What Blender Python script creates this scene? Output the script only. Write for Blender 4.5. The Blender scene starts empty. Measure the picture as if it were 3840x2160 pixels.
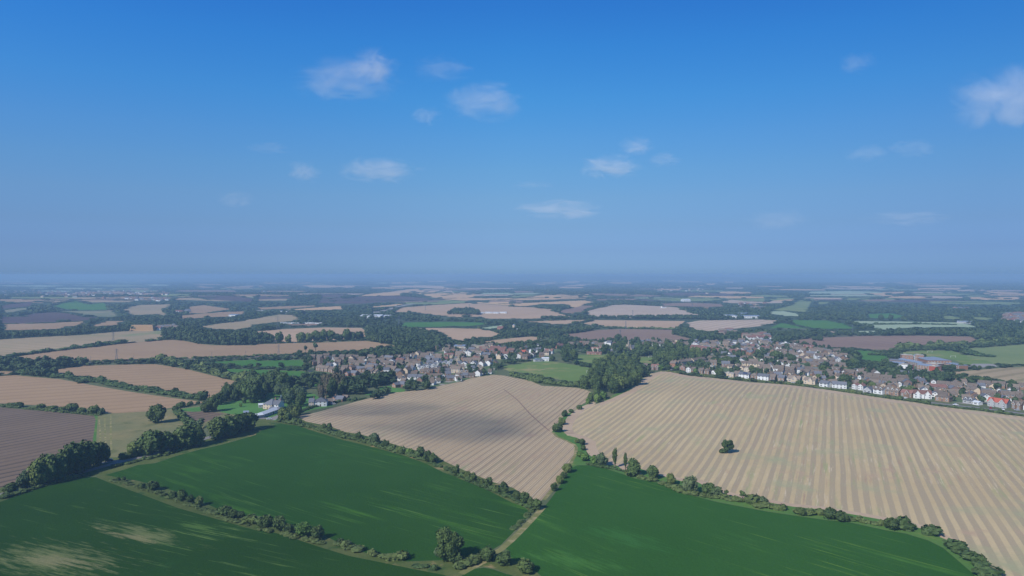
import bpy, math, random
import numpy as np
from mathutils import Vector, Quaternion
from mathutils.geometry import delaunay_2d_cdt
rng = np.random.default_rng(7)
random.seed(11)
sc = bpy.context.scene
COL = sc.collection
PI = math.pi
# ------------------------------------------------------------------ camera
CAMZ = 120.0
F = 2595.0                       # focal length in pixels of the 3840-wide photograph
PITCH = math.atan(49 / F)
cam = bpy.data.cameras.new('camera'); camo = bpy.data.objects.new('camera', cam); COL.objects.link(camo)
cam.sensor_width = 36; cam.lens = 36 * F / 3840
cam.clip_start = 0.5; cam.clip_end = 200000
camo.location = (0, 0, CAMZ); camo.rotation_euler = (PI / 2 - PITCH, 0, 0)
sc.camera = camo
# ------------------------------------------------------------------ sun and sky
SUN_EL = math.radians(37)
SX, SY = -0.672, -0.741
SUNV = Vector((SX * math.cos(SUN_EL), SY * math.cos(SUN_EL), math.sin(SUN_EL)))
sl = bpy.data.lights.new('sun', 'SUN'); sl.energy = 4.2; sl.angle = math.radians(0.53); sl.color = (1.0, 0.95, 0.87)
so = bpy.data.objects.new('sun', sl); COL.objects.link(so)
so.rotation_euler = (-SUNV).to_track_quat('-Z', 'Y').to_euler(); so.location = (0, -50, 400)
w = bpy.data.worlds.new('World'); sc.world = w; w.use_nodes = True
nt = w.node_tree; nt.nodes.clear()
sky = nt.nodes.new('ShaderNodeTexSky'); sky.sky_type = 'NISHITA'; sky.sun_disc = False
sky.sun_elevation = SUN_EL; sky.sun_rotation = math.atan2(SX, SY)
sky.altitude = 120; sky.air_density = 1.0; sky.dust_density = 0.5; sky.ozone_density = 3
tc = nt.nodes.new('ShaderNodeTexCoord'); sx = nt.nodes.new('ShaderNodeSeparateXYZ'); nt.links.new(tc.outputs['Generated'], sx.inputs[0])
cr = nt.nodes.new('ShaderNodeValToRGB'); nt.links.new(sx.outputs[2], cr.inputs[0])      # clear-air colour of the sky by elevation
STOPS = [(0.0, (.303, .54, 1.15)), (.0124, (.303, .515, 1.114)), (.0353, (.306, .459, .91)), (.0696, (.37, .499, .787)), (.1091, (.457, .602, .805)), (.1481, (.481, .694, .874)), (.1918, (.465, .773, .985)), (.2447, (.389, .849, 1.114)), (.3101, (.316, .859, 1.232)), (.3621, (.278, .808, 1.284)), (.6, (.3, .8, 1.25)), (1.0, (.45, .85, 1.15))]
while len(cr.color_ramp.elements) < len(STOPS): cr.color_ramp.elements.new(.5)
for e, (p_, c_) in zip(cr.color_ramp.elements, STOPS): e.position = p_; e.color = (*c_, 1)
mx = nt.nodes.new('ShaderNodeVectorMath'); mx.operation = 'MULTIPLY'
hsv = nt.nodes.new('ShaderNodeHueSaturation'); hsv.inputs['Saturation'].default_value = 1.15
bg = nt.nodes.new('ShaderNodeBackground'); bg.inputs[1].default_value = 0.1
out = nt.nodes.new('ShaderNodeOutputWorld')
nt.links.new(sky.outputs[0], hsv.inputs['Color']); nt.links.new(hsv.outputs[0], mx.inputs[0]); nt.links.new(cr.outputs[0], mx.inputs[1])
hr = nt.nodes.new('ShaderNodeMapRange'); nt.links.new(sx.outputs[0], hr.inputs[0]); hr.inputs[1].default_value = -1; hr.inputs[2].default_value = 1
ca = nt.nodes.new('ShaderNodeValToRGB'); nt.links.new(hr.outputs[0], ca.inputs[0]); ca.color_ramp.elements.new(.5)
for e, (p_, c_) in zip(ca.color_ramp.elements, [(.22, (1.0, 1.03, 1.12)), (.5, (1, 1, 1)), (.78, (.72, .74, .80))]): e.position = p_; e.color = (*c_, 1)
my = nt.nodes.new('ShaderNodeVectorMath'); my.operation = 'MULTIPLY'; nt.links.new(mx.outputs[0], my.inputs[0]); nt.links.new(ca.outputs[0], my.inputs[1])
nt.links.new(my.outputs[0], bg.inputs[0]); nt.links.new(bg.outputs[0], out.inputs[0])
vs = sc.view_settings; vs.view_transform = 'Standard'; vs.look = 'None'; vs.gamma = 1; vs.exposure = 0.25
try: vs.use_curve_mapping = False
except Exception: pass
cy = sc.cycles
cy.max_bounces = 5; cy.diffuse_bounces = 2; cy.glossy_bounces = 2; cy.transmission_bounces = 2; cy.volume_bounces = 1
cy.transparent_max_bounces = 8; cy.volume_step_rate = 1.0; cy.volume_max_steps = 256
cy.use_denoising = True
KEXP = 1.30                      # radiance of a unit-albedo sunlit level surface

def lin(c):
    return c / 12.92 if c <= 0.04045 else ((c + 0.055) / 1.055) ** 2.4
def C(h, k=KEXP):                # a colour as it looks in full sun -> albedo
    v = [lin(int(h[i:i + 2], 16) / 255) / k for i in (0, 2, 4)]
    return (min(v[0], .85), min(v[1], .85), min(v[2], .85), 1)
# ------------------------------------------------------------------ picture -> ground
ZOOM = {'D': (0, 0, 0.670833), 'G1': (2520, 1320, 5.36667), 'G2': (3000, 1360, 6.13333), 'G3': (3420, 1390, 6.13333),
        'M': (900, 1440, 5.36667), 'E1': (1140, 1310, 6.13333), 'E2': (1500, 1290, 6.13333), 'S': (3240, 1300, 5.36667),
        'C': (1920, 1230, 5.36667), 'K': (2040, 1560, 4.2625), 'L': (1500, 1900, 4.6), 'J': (0, 1600, 4.5286),
        'N': (640, 1380, 3.3895), 'Q': (2400, 1260, 3.57778)}
for i in range(4):
    ZOOM['A%d' % i] = (960 * i, 980, 2.68333); ZOOM['B%d' % i] = (960 * i, 1480, 2.13125)
def sstep(a, b, x):
    t = np.clip((x - a) / (b - a), 0, 1); return t * t * (3 - 2 * t)
def H(x, y):
    x = np.asarray(x, float); y = np.asarray(y, float)
    r = np.hypot(x, y)
    h = 1.3 * np.sin(x / 92 + 1) * np.sin(y / 120 + .5) * sstep(120, 350, r) * (1 - sstep(1200, 2500, r))
    h += 3.5 * np.exp(-(((x - 190) / 95) ** 2 + ((y - 660) / 75) ** 2))
    h += 4.5 * np.sin(x / 420 + .7) * np.sin(y / 390 + 1.3) * sstep(700, 1500, r) * (1 - sstep(5000, 8000, r))
    h += 9 * np.sin(x / 2100 + 2) * np.sin(y / 1700) * sstep(3000, 6000, r)
    h += 20 * np.exp(-(((x + 1900) / 950) ** 2 + ((y - 3400) / 750) ** 2))
    h += 14 * np.exp(-(((x - 300) / 800) ** 2 + ((y - 3900) / 600) ** 2))
    far = sstep(13000, 19000, r) * (0.35 + 0.65 * np.exp(-((x - 600) / 7000) ** 2))
    h += far * (66 + 26 * np.sin(x / 4200 + 1) + 10 * np.sin(x / 1500 + y / 3000) + 5 * np.sin(x / 610))
    return h
TS = np.geomspace(230, 60000, 1500)
def native(tag, x, y):
    z = ZOOM[tag]; return (z[0] + x / z[2], z[1] + y / z[2])
cp, sp_ = math.cos(PITCH), math.sin(PITCH)
def cast(px, py):
    a = (px - 1920) / F; b = (1080 - py) / F
    d = np.array([a, cp + b * sp_, -sp_ + b * cp])      # forward component 1
    X = d[0] * TS; Y = d[1] * TS; Z = CAMZ + d[2] * TS
    g = Z - H(X, Y)
    k = np.argmax(g < 0)
    if g[k] >= 0: k = len(TS) - 1
    if k == 0: t = TS[0]
    else:
        g0, g1 = g[k - 1], g[k]; t = TS[k - 1] + (TS[k] - TS[k - 1]) * (g0 / max(g0 - g1, 1e-9))
    return float(d[0] * t), float(d[1] * t)
def at(tag, x, y): return cast(*native(tag, x, y))
def parse(s):
    tag = None; out = []
    for tok in s.split():
        if ',' in tok:
            a, b = tok.split(','); out.append((tag, float(a), float(b)))
        else: tag = tok
    return out
def G(s): return [at(*p) for p in parse(s)]
def project(x, y, z):            # world -> native picture pixel
    dy, dz = y, z - CAMZ
    f = dy * cp - dz * sp_; u = dy * sp_ + dz * cp
    return 1920 + F * x / f, 1080 - F * u / f
def hz(x, y): return float(H(x, y))
# ------------------------------------------------------------------ tagging
def tag(o, label=None, cat=None, group=None, kind=None):
    if label: o['label'] = label
    if cat: o['category'] = cat
    if group: o['group'] = group
    if kind: o['kind'] = kind
    return o
def empty(name, loc, rz=0, scale=None):
    o = bpy.data.objects.new(name, None); COL.objects.link(o); o.location = loc; o.rotation_euler = (0, 0, rz)
    o.empty_display_size = 1
    return o
def link(name, me, parent=None, loc=(0, 0, 0), rz=0, scale=(1, 1, 1)):
    o = bpy.data.objects.new(name, me); COL.objects.link(o)
    o.location = loc; o.rotation_euler = (0, 0, rz); o.scale = scale
    if parent: o.parent = parent
    return o
ORD = 'first second third fourth fifth sixth seventh eighth ninth tenth eleventh twelfth thirteenth fourteenth fifteenth sixteenth seventeenth eighteenth nineteenth twentieth'.split()
ORD += ['twenty-' + w_ for w_ in ORD[:9]] + ['thirtieth'] + ['thirty-' + w_ for w_ in ORD[:9]] + ['fortieth'] + ['forty-' + w_ for w_ in ORD[:9]] + ['fiftieth'] + ['fifty-' + w_ for w_ in ORD[:9]] + ['sixtieth'] + ['sixty-' + w_ for w_ in ORD[:9]]
# ------------------------------------------------------------------ meshes
class MB:
    def __init__(s): s.v = []; s.f = []; s.m = []
    def face(s, pts, m=0):
        b = len(s.v); s.v += [tuple(p) for p in pts]; s.f.append(tuple(range(b, b + len(pts)))); s.m.append(m)
    def box(s, x0, x1, y0, y1, z0, z1, m=0):
        p = [(x0, y0, z0), (x1, y0, z0), (x1, y1, z0), (x0, y1, z0), (x0, y0, z1), (x1, y0, z1), (x1, y1, z1), (x0, y1, z1)]
        b = len(s.v); s.v += p
        for f in ((0, 3, 2, 1), (4, 5, 6, 7), (0, 1, 5, 4), (1, 2, 6, 5), (2, 3, 7, 6), (3, 0, 4, 7)):
            s.f.append(tuple(b + i for i in f)); s.m.append(m)
    def bar(s, p, q, r, m=0, n=4, r2=None):
        p = Vector(p); q = Vector(q); d = (q - p).normalized()
        a = d.orthogonal().normalized(); c = d.cross(a); r2 = r if r2 is None else r2
        b = len(s.v)
        for k in range(n):
            t = 2 * PI * k / n; e = a * math.cos(t) + c * math.sin(t)
            s.v.append(tuple(p + e * r)); s.v.append(tuple(q + e * r2))
        for k in range(n):
            i = b + 2 * k; j = b + 2 * ((k + 1) % n)
            s.f.append((i, j, j + 1, i + 1)); s.m.append(m)
        s.f.append(tuple(b + 2 * k for k in range(n))[::-1]); s.m.append(m)
        s.f.append(tuple(b + 2 * k + 1 for k in range(n))); s.m.append(m)
    def mesh(s, name, mats):
        me = bpy.data.meshes.new(name); me.from_pydata(s.v, [], s.f)
        for m in mats: me.materials.append(m)
        me.polygons.foreach_set('material_index', np.array(s.m, np.int32)); me.update()
        return me
def quad_mesh(name, Q, mat):
    n = len(Q); me = bpy.data.meshes.new(name)
    me.vertices.add(4 * n); me.vertices.foreach_set('co', Q.reshape(-1).astype(np.float32))
    me.loops.add(4 * n); me.loops.foreach_set('vertex_index', np.arange(4 * n, dtype=np.int32))
    me.polygons.add(n); me.polygons.foreach_set('loop_start', np.arange(0, 4 * n, 4, dtype=np.int32))
    try: me.polygons.foreach_set('loop_total', np.full(n, 4, np.int32))
    except Exception: pass
    me.materials.append(mat); me.update(calc_edges=True)
    return me
# ------------------------------------------------------------------ materials
def newmat(name):
    m = bpy.data.materials.new(name); m.use_nodes = True
    b = m.node_tree.nodes['Principled BSDF']; b.inputs['Roughness'].default_value = .85
    b.inputs['Specular IOR Level'].default_value = .2
    return m, m.node_tree, b
def nd(nt, t, **kw):
    n = nt.nodes.new(t)
    for k, v in kw.items():
        if k in ('operation', 'blend_type', 'data_type', 'noise_dimensions', 'interpolation_type', 'feature', 'distance'): setattr(n, k, v)
        else: n.inputs[k].default_value = v
    return n
def math_(nt, op, a, b=None, clamp=False):
    n = nt.nodes.new('ShaderNodeMath'); n.operation = op; n.use_clamp = clamp
    for i, v in enumerate((a, b)):
        if v is None: continue
        if isinstance(v, (int, float)): n.inputs[i].default_value = v
        else: nt.links.new(v, n.inputs[i])
    return n.outputs[0]
def ramp_(nt, fac, lo, hi):      # smooth 0..1 between lo and hi
    n = nt.nodes.new('ShaderNodeMapRange'); n.interpolation_type = 'SMOOTHSTEP'
    nt.links.new(fac, n.inputs[0]); n.inputs[1].default_value = lo; n.inputs[2].default_value = hi
    return n.outputs[0]
def mix_(nt, fac, a, b):
    n = nt.nodes.new('ShaderNodeMix'); n.data_type = 'RGBA'
    if isinstance(fac, (int, float)): n.inputs[0].default_value = fac
    else: nt.links.new(fac, n.inputs[0])
    for i, v in ((6, a), (7, b)):
        if isinstance(v, tuple): n.inputs[i].default_value = v
        else: nt.links.new(v, n.inputs[i])
    return n.outputs[2]
def noise_(nt, vec, scale, detail=3, rough=.55, dist=0):
    n = nt.nodes.new('ShaderNodeTexNoise'); n.inputs['Scale'].default_value = scale; n.inputs['Detail'].default_value = detail
    n.inputs['Roughness'].default_value = rough; n.inputs['Distortion'].default_value = dist
    nt.links.new(vec, n.inputs['Vector']); return n.outputs['Fac']
def plain(name, c, rough=.8, vary=0.0, spec=.2, metallic=0, scale=.6):
    m, nt, b = newmat(name); b.inputs['Roughness'].default_value = rough; b.inputs['Specular IOR Level'].default_value = spec
    b.inputs['Metallic'].default_value = metallic
    if vary:
        g = nt.nodes.new('ShaderNodeNewGeometry'); oi = nt.nodes.new('ShaderNodeObjectInfo')
        f = noise_(nt, g.outputs['Position'], scale, 4)
        f2 = math_(nt, 'ADD', math_(nt, 'MULTIPLY', f, .6), math_(nt, 'MULTIPLY', oi.outputs['Random'], .4))
        d = tuple(max(0, v * (1 - vary)) for v in c[:3]) + (1,); e = tuple(min(.9, v * (1 + vary)) for v in c[:3]) + (1,)
        nt.links.new(mix_(nt, ramp_(nt, f2, .3, .7), d, e), b.inputs['Base Color'])
    else: b.inputs['Base Color'].default_value = c
    return m
def field_mat(name, c1, c2, big=.008, stripes=(), weeds=(), patches=(), spots=(), fine=.12, finescale=.5, bump=0):
    """c1/c2 mixed by broad noise; stripes (azimuth deg, period m, colour, lo, hi, warp); weeds (azimuth, colour, lo, hi, stretch, scale);
    patches (colour, scale, lo, hi)."""
    m, nt, b = newmat(name); b.inputs['Roughness'].default_value = .95; b.inputs['Specular IOR Level'].default_value = .05
    g = nt.nodes.new('ShaderNodeNewGeometry'); pos = g.outputs['Position']
    col = mix_(nt, ramp_(nt, noise_(nt, pos, big, 5, .6), .32, .68), c1, c2)
    def frame(az, stretch=1.0):      # coordinates (across, along/stretch)
        a = math.radians(az)
        n1 = nt.nodes.new('ShaderNodeVectorMath'); n1.operation = 'DOT_PRODUCT'; nt.links.new(pos, n1.inputs[0]); n1.inputs[1].default_value = (math.cos(a), -math.sin(a), 0)
        n2 = nt.nodes.new('ShaderNodeVectorMath'); n2.operation = 'DOT_PRODUCT'; nt.links.new(pos, n2.inputs[0]); n2.inputs[1].default_value = (math.sin(a) / stretch, math.cos(a) / stretch, 0)
        cb = nt.nodes.new('ShaderNodeCombineXYZ'); nt.links.new(n1.outputs['Value'], cb.inputs[0]); nt.links.new(n2.outputs['Value'], cb.inputs[1])
        return n1.outputs['Value'], cb.outputs[0]
    for az, per, c, lo, hi, warp in stripes:
        u, uv = frame(az, 25.0)
        wv = math_(nt, 'MULTIPLY', math_(nt, 'SUBTRACT', noise_(nt, pos, .02, 2), .5), warp)
        wv2 = math_(nt, 'MULTIPLY', math_(nt, 'SUBTRACT', noise_(nt, uv, .9 / per, 3), .5), per * .30)
        s = math_(nt, 'SINE', math_(nt, 'MULTIPLY', math_(nt, 'ADD', math_(nt, 'ADD', u, wv), wv2), 2 * PI / per))
        amp = ramp_(nt, noise_(nt, uv, .35 / per, 3), .25, .6)
        f = math_(nt, 'MULTIPLY', ramp_(nt, s, lo, hi), math_(nt, 'ADD', math_(nt, 'MULTIPLY', amp, .55), .45))
        col = mix_(nt, f, col, c)
    for az, c, lo, hi, st, s in weeds:
        u, uv = frame(az, st)
        f = math_(nt, 'MULTIPLY', ramp_(nt, noise_(nt, uv, s, 5, .65), lo, hi), ramp_(nt, noise_(nt, pos, .011, 3), .42, .62))
        col = mix_(nt, f, col, c)
    for (x0, y0), (x1, y1), hw, c, az in spots:      # a worn patch lying along a line on the ground
        L = math.hypot(x1 - x0, y1 - y0) / 2; ux, uy = (x1 - x0) / (2 * L), (y1 - y0) / (2 * L)
        sb = nt.nodes.new('ShaderNodeVectorMath'); sb.operation = 'SUBTRACT'; nt.links.new(pos, sb.inputs[0]); sb.inputs[1].default_value = ((x0 + x1) / 2, (y0 + y1) / 2, 0)
        q = []
        for vx_, vy_, l_ in ((ux, uy, L), (-uy, ux, hw)):
            n1 = nt.nodes.new('ShaderNodeVectorMath'); n1.operation = 'DOT_PRODUCT'; nt.links.new(sb.outputs[0], n1.inputs[0]); n1.inputs[1].default_value = (vx_ / l_, vy_ / l_, 0); q.append(math_(nt, 'POWER', math_(nt, 'ABSOLUTE', n1.outputs['Value']), 2))
        r = math_(nt, 'SUBTRACT', 1.25, math_(nt, 'SQRT', math_(nt, 'ADD', q[0], q[1])))
        u, uv = frame(az, 9)
        f = math_(nt, 'ADD', math_(nt, 'MULTIPLY', math_(nt, 'SUBTRACT', noise_(nt, uv, .5, 6, .7), .5), 4.2), math_(nt, 'MULTIPLY', r, .9))
        col = mix_(nt, math_(nt, 'MULTIPLY', ramp_(nt, f, .15, 1.1), .9), col, c)
    for c, s, lo, hi in patches:
        col = mix_(nt, ramp_(nt, noise_(nt, pos, s, 5, .62), lo, hi), col, c)
    if fine:
        f = noise_(nt, pos, finescale, 4, .7)
        hs = nt.nodes.new('ShaderNodeHueSaturation'); nt.links.new(col, hs.inputs['Color'])
        nt.links.new(math_(nt, 'ADD', math_(nt, 'MULTIPLY', math_(nt, 'SUBTRACT', f, .5), fine * 4), 1), hs.inputs['Value']); col = hs.outputs[0]
    nt.links.new(col, b.inputs['Base Color'])
    if bump:
        bn = nt.nodes.new('ShaderNodeBump'); bn.inputs['Strength'].default_value = bump; bn.inputs['Distance'].default_value = .6
        nt.links.new(noise_(nt, pos, .7, 4, .7), bn.inputs['Height']); nt.links.new(bn.outputs[0], b.inputs['Normal'])
    return m
def leaf_mat(name, c1, c2, c3, world=False):
    m, nt, b = newmat(name); b.inputs['Roughness'].default_value = .7; b.inputs['Specular IOR Level'].default_value = .15
    g = nt.nodes.new('ShaderNodeNewGeometry'); oi = nt.nodes.new('ShaderNodeObjectInfo')
    f = noise_(nt, g.outputs['Position'], .45 if not world else .16, 4, .65)
    col = mix_(nt, ramp_(nt, f, .35, .65), c1, c2)
    sel = noise_(nt, g.outputs['Position'], .035, 3) if world else oi.outputs['Random']
    col = mix_(nt, math_(nt, 'MULTIPLY', ramp_(nt, sel, .35 if not world else .45, .95 if not world else .66), .8), col, c3)
    nt.links.new(col, b.inputs['Base Color'])
    return m
# ------------------------------------------------------------------ fields
M = {}
M['ground'] = field_mat('rough_ground', C('5f6b4a'), C('6f7554'), .012, patches=[(C('7d7a5c'), .03, .55, .75)])
M['farwood'] = field_mat('wooded_land', C('435341'), C('566349'), .0035, patches=[(C('7f8062'), .004, .6, .68), (C('3a4b38'), .006, .5, .62)])
M['crop'] = field_mat('lush_crop', C('2e551c'), C('345b20'), .012, weeds=[(-55, C('64883a'), .55, .68, 34, .45), (-55, C('4f7c28'), .53, .70, 14, .12)], patches=[(C('386420'), .03, .60, .8)], fine=.13, finescale=.9, bump=.5)
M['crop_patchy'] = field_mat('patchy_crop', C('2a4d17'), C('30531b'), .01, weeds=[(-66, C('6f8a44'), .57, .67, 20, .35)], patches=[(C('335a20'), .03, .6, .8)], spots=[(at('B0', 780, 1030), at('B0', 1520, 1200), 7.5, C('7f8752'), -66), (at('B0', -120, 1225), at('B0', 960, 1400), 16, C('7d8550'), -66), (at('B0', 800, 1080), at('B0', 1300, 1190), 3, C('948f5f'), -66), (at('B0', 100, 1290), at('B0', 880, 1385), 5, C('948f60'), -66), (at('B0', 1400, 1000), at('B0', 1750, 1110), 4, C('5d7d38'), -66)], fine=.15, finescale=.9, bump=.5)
M['crop_right'] = field_mat('lush_crop_streaked', C('335f20'), C('396526'), .012, weeds=[(-43, C('6f9236'), .565, .68, 30, .42), (-43, C('568432'), .55, .72, 14, .10)], patches=[(C('3d6a28'), .03, .62, .8)], spots=[(at('B2', 600, 1050), at('B2', 1250, 1250), 9, C('3f7230'), -43), (at('B2', 100, 1250), at('B2', 900, 1400), 8, C('4a7a32'), -43)], fine=.13, finescale=.9, bump=.5)
M['stubble'] = field_mat('striped_stubble', C('d4bd92'), C('cab288'), .012,
    stripes=[(24.8, 5.6, C('b4a284'), -.45, .05, 1.6)], weeds=[(24.8, C('a6aa76'), .52, .72, 14, .20), (24.8, C('b5977c'), .54, .72, 16, .34), (24.8, C('ddc8a6'), .55, .7, 18, .6)], patches=[(C('c2a688'), .03, .58, .75), (C('b0ad86'), .016, .52, .72), (C('9a8e7c'), .022, .68, .80)], fine=.09, finescale=.9)
M['stubble_plain'] = field_mat('stubble_headland', C('ccb496'), C('c2a88c'), .02, patches=[(C('b09880'), .05, .55, .7)], fine=.09, finescale=.8)
M['stubble_fine'] = field_mat('fine_striped_stubble', C('cbb28b'), C('c1a681'), .014,
    stripes=[(18.5, 5.2, C('9c8a72'), .0, .8, 1.4), (18.5, 1.7, C('d4c2a2'), .5, .95, 1.4), (18.5, 1.3, C('ab967c'), .2, .9, 1.4)], weeds=[(18.5, C('a0a078'), .54, .72, 14, .22), (18.5, C('b0927c'), .54, .70, 12, .3)], patches=[(C('b69a80'), .03, .56, .75)], fine=.10, finescale=.9)
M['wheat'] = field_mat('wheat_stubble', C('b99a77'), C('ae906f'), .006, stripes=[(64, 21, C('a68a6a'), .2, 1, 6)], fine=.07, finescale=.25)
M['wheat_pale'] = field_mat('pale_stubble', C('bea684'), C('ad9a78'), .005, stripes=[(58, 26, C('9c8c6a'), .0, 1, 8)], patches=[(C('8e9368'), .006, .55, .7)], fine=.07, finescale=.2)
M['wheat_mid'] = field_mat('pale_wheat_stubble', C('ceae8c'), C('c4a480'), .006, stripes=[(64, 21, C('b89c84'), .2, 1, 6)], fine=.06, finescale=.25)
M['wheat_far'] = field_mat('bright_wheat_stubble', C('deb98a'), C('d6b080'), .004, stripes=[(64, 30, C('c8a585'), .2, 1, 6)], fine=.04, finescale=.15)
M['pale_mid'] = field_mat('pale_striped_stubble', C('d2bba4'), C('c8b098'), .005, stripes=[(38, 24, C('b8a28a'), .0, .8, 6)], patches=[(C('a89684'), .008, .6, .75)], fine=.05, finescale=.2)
M['tilled'] = field_mat('tilled_soil', C('8a7560'), C('786553'), .008, stripes=[(33, 9.5, C('594e46'), .1, .9, 5), (33, 3.1, C('87786a'), .3, 1, 4)], fine=.10, finescale=.4)
M['soil'] = field_mat('brown_soil', C('a08570'), C('94796a'), .005, stripes=[(60, 18, C('8c7466'), .3, 1, 6)], fine=.06, finescale=.2)
M['darksoil'] = field_mat('dark_soil', C('5f4e50'), C('6a5754'), .003, fine=.05, finescale=.1)
M['pasture'] = field_mat('bright_pasture', C('4c7c38'), C('56823a'), .01, patches=[(C('6f9050'), .03, .6, .8)], fine=.09, finescale=.4)
M['pasture_dull'] = field_mat('dull_pasture', C('7d8d58'), C('8c9762'), .006, patches=[(C('9aa070'), .012, .55, .75)], fine=.06, finescale=.2)
M['pasture_pale'] = field_mat('pale_grass', C('a4b692'), C('b0bd9a'), .005, fine=.05, finescale=.15)
M['playing'] = field_mat('mown_turf', C('6f8848'), C('7c9050'), .012, patches=[(C('a39a66'), .018, .50, .68)], fine=.07, finescale=.3)
M['olive'] = field_mat('olive_slope', C('8d8f6c'), C('7e8464'), .006, patches=[(C('a5977a'), .01, .5, .65)], fine=.06, finescale=.2)
M['meadow'] = field_mat('dry_meadow', C('93895f'), C('7f8058'), .02, patches=[(C('6c7148'), .05, .52, .7), (C('a8966c'), .03, .6, .75)], fine=.12, finescale=.5)
M['verge'] = field_mat('rough_verge', C('596936'), C('6c7343'), .05, patches=[(C('a08d62'), .08, .57, .69), (C('445f2f'), .07, .52, .66)], fine=.16, finescale=.8)
M['margin'] = field_mat('green_margin', C('557f3f'), C('64853f'), .03, patches=[(C('8a8c55'), .06, .58, .75)], fine=.12, finescale=.7)
M['track'] = field_mat('earth_track', C('8e8a58'), C('7c7f4c'), .06, patches=[(C('aa9c72'), .15, .48, .62)], fine=.12, finescale=.8)
M['lane'] = field_mat('lane_asphalt', C('8b8886'), C('94908c'), .05, fine=.08, finescale=.8)
M['village'] = field_mat('garden_ground', C('627650'), C('6f7d58'), .03, patches=[(C('a39a90'), .06, .55, .6), (C('4e6b3f'), .05, .55, .7)], fine=.14, finescale=.4)
M['rail'] = field_mat('rail_ballast', C('7b706a'), C('8a7d76'), .03, fine=.1, finescale=.4)
M['yard'] = field_mat('concrete_yard', C('a7a29c'), C('98938d'), .03, fine=.1, finescale=.3)
M['lawn'] = field_mat('garden_lawn', C('63904a'), C('588645'), .03, fine=.1, finescale=.5)

# name, material, picture polygon, near (own object) flag
FIELDS = []
def fld(name, mat, s): FIELDS.append((name, mat, np.array(G(s))))
# small far fields lost in haze: thin patches between the woods
fr = np.random.default_rng(77)
for k in range(150):
    u = fr.random(); y = 1050 + 78 * u ** 1.3; x = fr.uniform(-150, 3950); w_ = fr.uniform(50, 260) * (.45 + (y - 1045) / 60); h_ = (y - 1034) * fr.uniform(.05, .13)
    q = [(x, y), (x + w_ * fr.uniform(.3, .6), y - h_ * fr.uniform(.0, .5)), (x + w_, y + h_ * fr.uniform(0, .4)), (x + w_ * fr.uniform(.85, 1.1), y + h_), (x + w_ * fr.uniform(.3, .6), y + h_ * fr.uniform(1, 1.3)), (x - w_ * fr.uniform(-.1, .15), y + h_ * fr.uniform(.6, 1))]
    mt_ = fr.choice(['wheat', 'wheat', 'wheat', 'wheat_pale', 'pasture_dull', 'pasture_dull', 'pasture_pale', 'darksoil', 'soil'])
    FIELDS.append(('distant_field', str(mt_), np.array([cast(*p) for p in q])))
# far to near ---------------------------------------------------------
for s in ("A0 1900,265 2190,258 2150,272", "A0 2190,260 2576,240 2576,272 2350,278", "A1 450,240 700,238 1010,245 960,270 800,265 550,262",
          "A1 1310,245 1700,242 1900,248 1930,265 2110,280 1950,282 1600,265 1400,260", "A1 1340,210 1700,213 1600,222 1340,225",
          "A1 1000,355 1250,315 1450,290 1600,275 1880,295 1800,315 1700,325 1620,315 1480,320 1460,345 1200,350",
          "A1 1660,340 1800,320 2100,310 2240,325 2180,360 2050,385 1900,375 1750,360", "A1 2300,372 2576,368 A2 200,372 A1 2400,386",
          "A2 0,380 320,335 500,330 760,350 740,375 500,385 100,395", "A2 500,210 640,195 700,205 690,220 500,215", "A2 470,250 640,235 770,238 740,250",
          "A2 150,226 360,232 350,243", "A2 0,212 90,215 90,225 0,228", "A2 940,213 1000,205 1230,210 1230,225 1000,225", "A2 1810,243 1950,240 1960,250",
          "A2 1920,223 2080,223 2060,238 1930,236", "A2 2140,203 2250,203 2250,217 2140,215", "A3 490,241 870,250 800,270 600,250", "A3 890,217 1100,219 1090,235",
          "A3 990,320 1220,318 1200,335 1050,342", "A3 1140,310 1400,304 1420,315 1200,328", "A3 1500,270 1970,263 1960,287 1520,293", "A3 1210,208 1470,214 1330,232",
          "A3 2110,303 2576,315 2576,342 2300,330", "A3 2180,363 2576,350 2576,385 2300,376", "A1 0,213 450,213 600,210 560,222 100,228", "A1 700,213 760,210 740,230",
          "A1 0,243 90,240 90,262 0,265", "A1 1700,200 1940,196 1940,207 1710,207", "A2 350,205 470,205 470,216"):
    fld('stubble_field', 'wheat', s)
for s in ("A0 650,243 1200,233 1500,240 1300,255 900,255", "A3 740,186 1040,188 1000,193", "A3 0,370 280,365 460,375 300,372 0,400", "A2 1290,375 1750,365 2130,375 2150,400 1700,400 1450,390",
          "A2 2140,378 2576,370 2576,410 2350,400", "A3 770,370 1060,360 1000,390 770,395", "A3 1430,320 2100,325 2200,340 1900,345 1450,340", "A3 1580,402 2100,400 2576,415 2576,440 2000,435 1600,425",
          "A3 1180,365 1450,375 1380,390 1180,385", "A3 2000,340 2300,345 2200,358 1900,356", "A3 480,405 640,412 560,430 470,432", "A2 1380,200 1500,196 1480,206", "A2 2480,240 2576,238 2576,246"):
    fld('pasture_field', 'pasture_dull', s)
fld('tilled_field', 'darksoil', "A1 640,368 1000,358 1420,345 1700,368 1950,390 1600,400 1300,408 1000,430 600,420")
fld('tilled_field', 'darksoil', "A1 0,350 380,358 380,372 0,385"); fld('tilled_field', 'darksoil', "A1 640,330 850,328 1000,352 640,362")
fld('tilled_field', 'soil', "A2 760,320 1250,330 1580,350 1400,356 1000,346 820,352"); fld('tilled_field', 'soil', "A2 0,297 200,300 300,312 0,322")
fld('tilled_field', 'darksoil', "A0 0,440 250,410 330,405 300,455 0,490"); fld('tilled_field', 'darksoil', "A0 1920,350 2300,345 2576,375 2576,410 2100,385")
fld('pasture_field', 'pasture', "A0 0,400 90,410 0,445"); fld('olive_field', 'olive', "A0 0,490 290,460 310,480 120,520 0,540")
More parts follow.
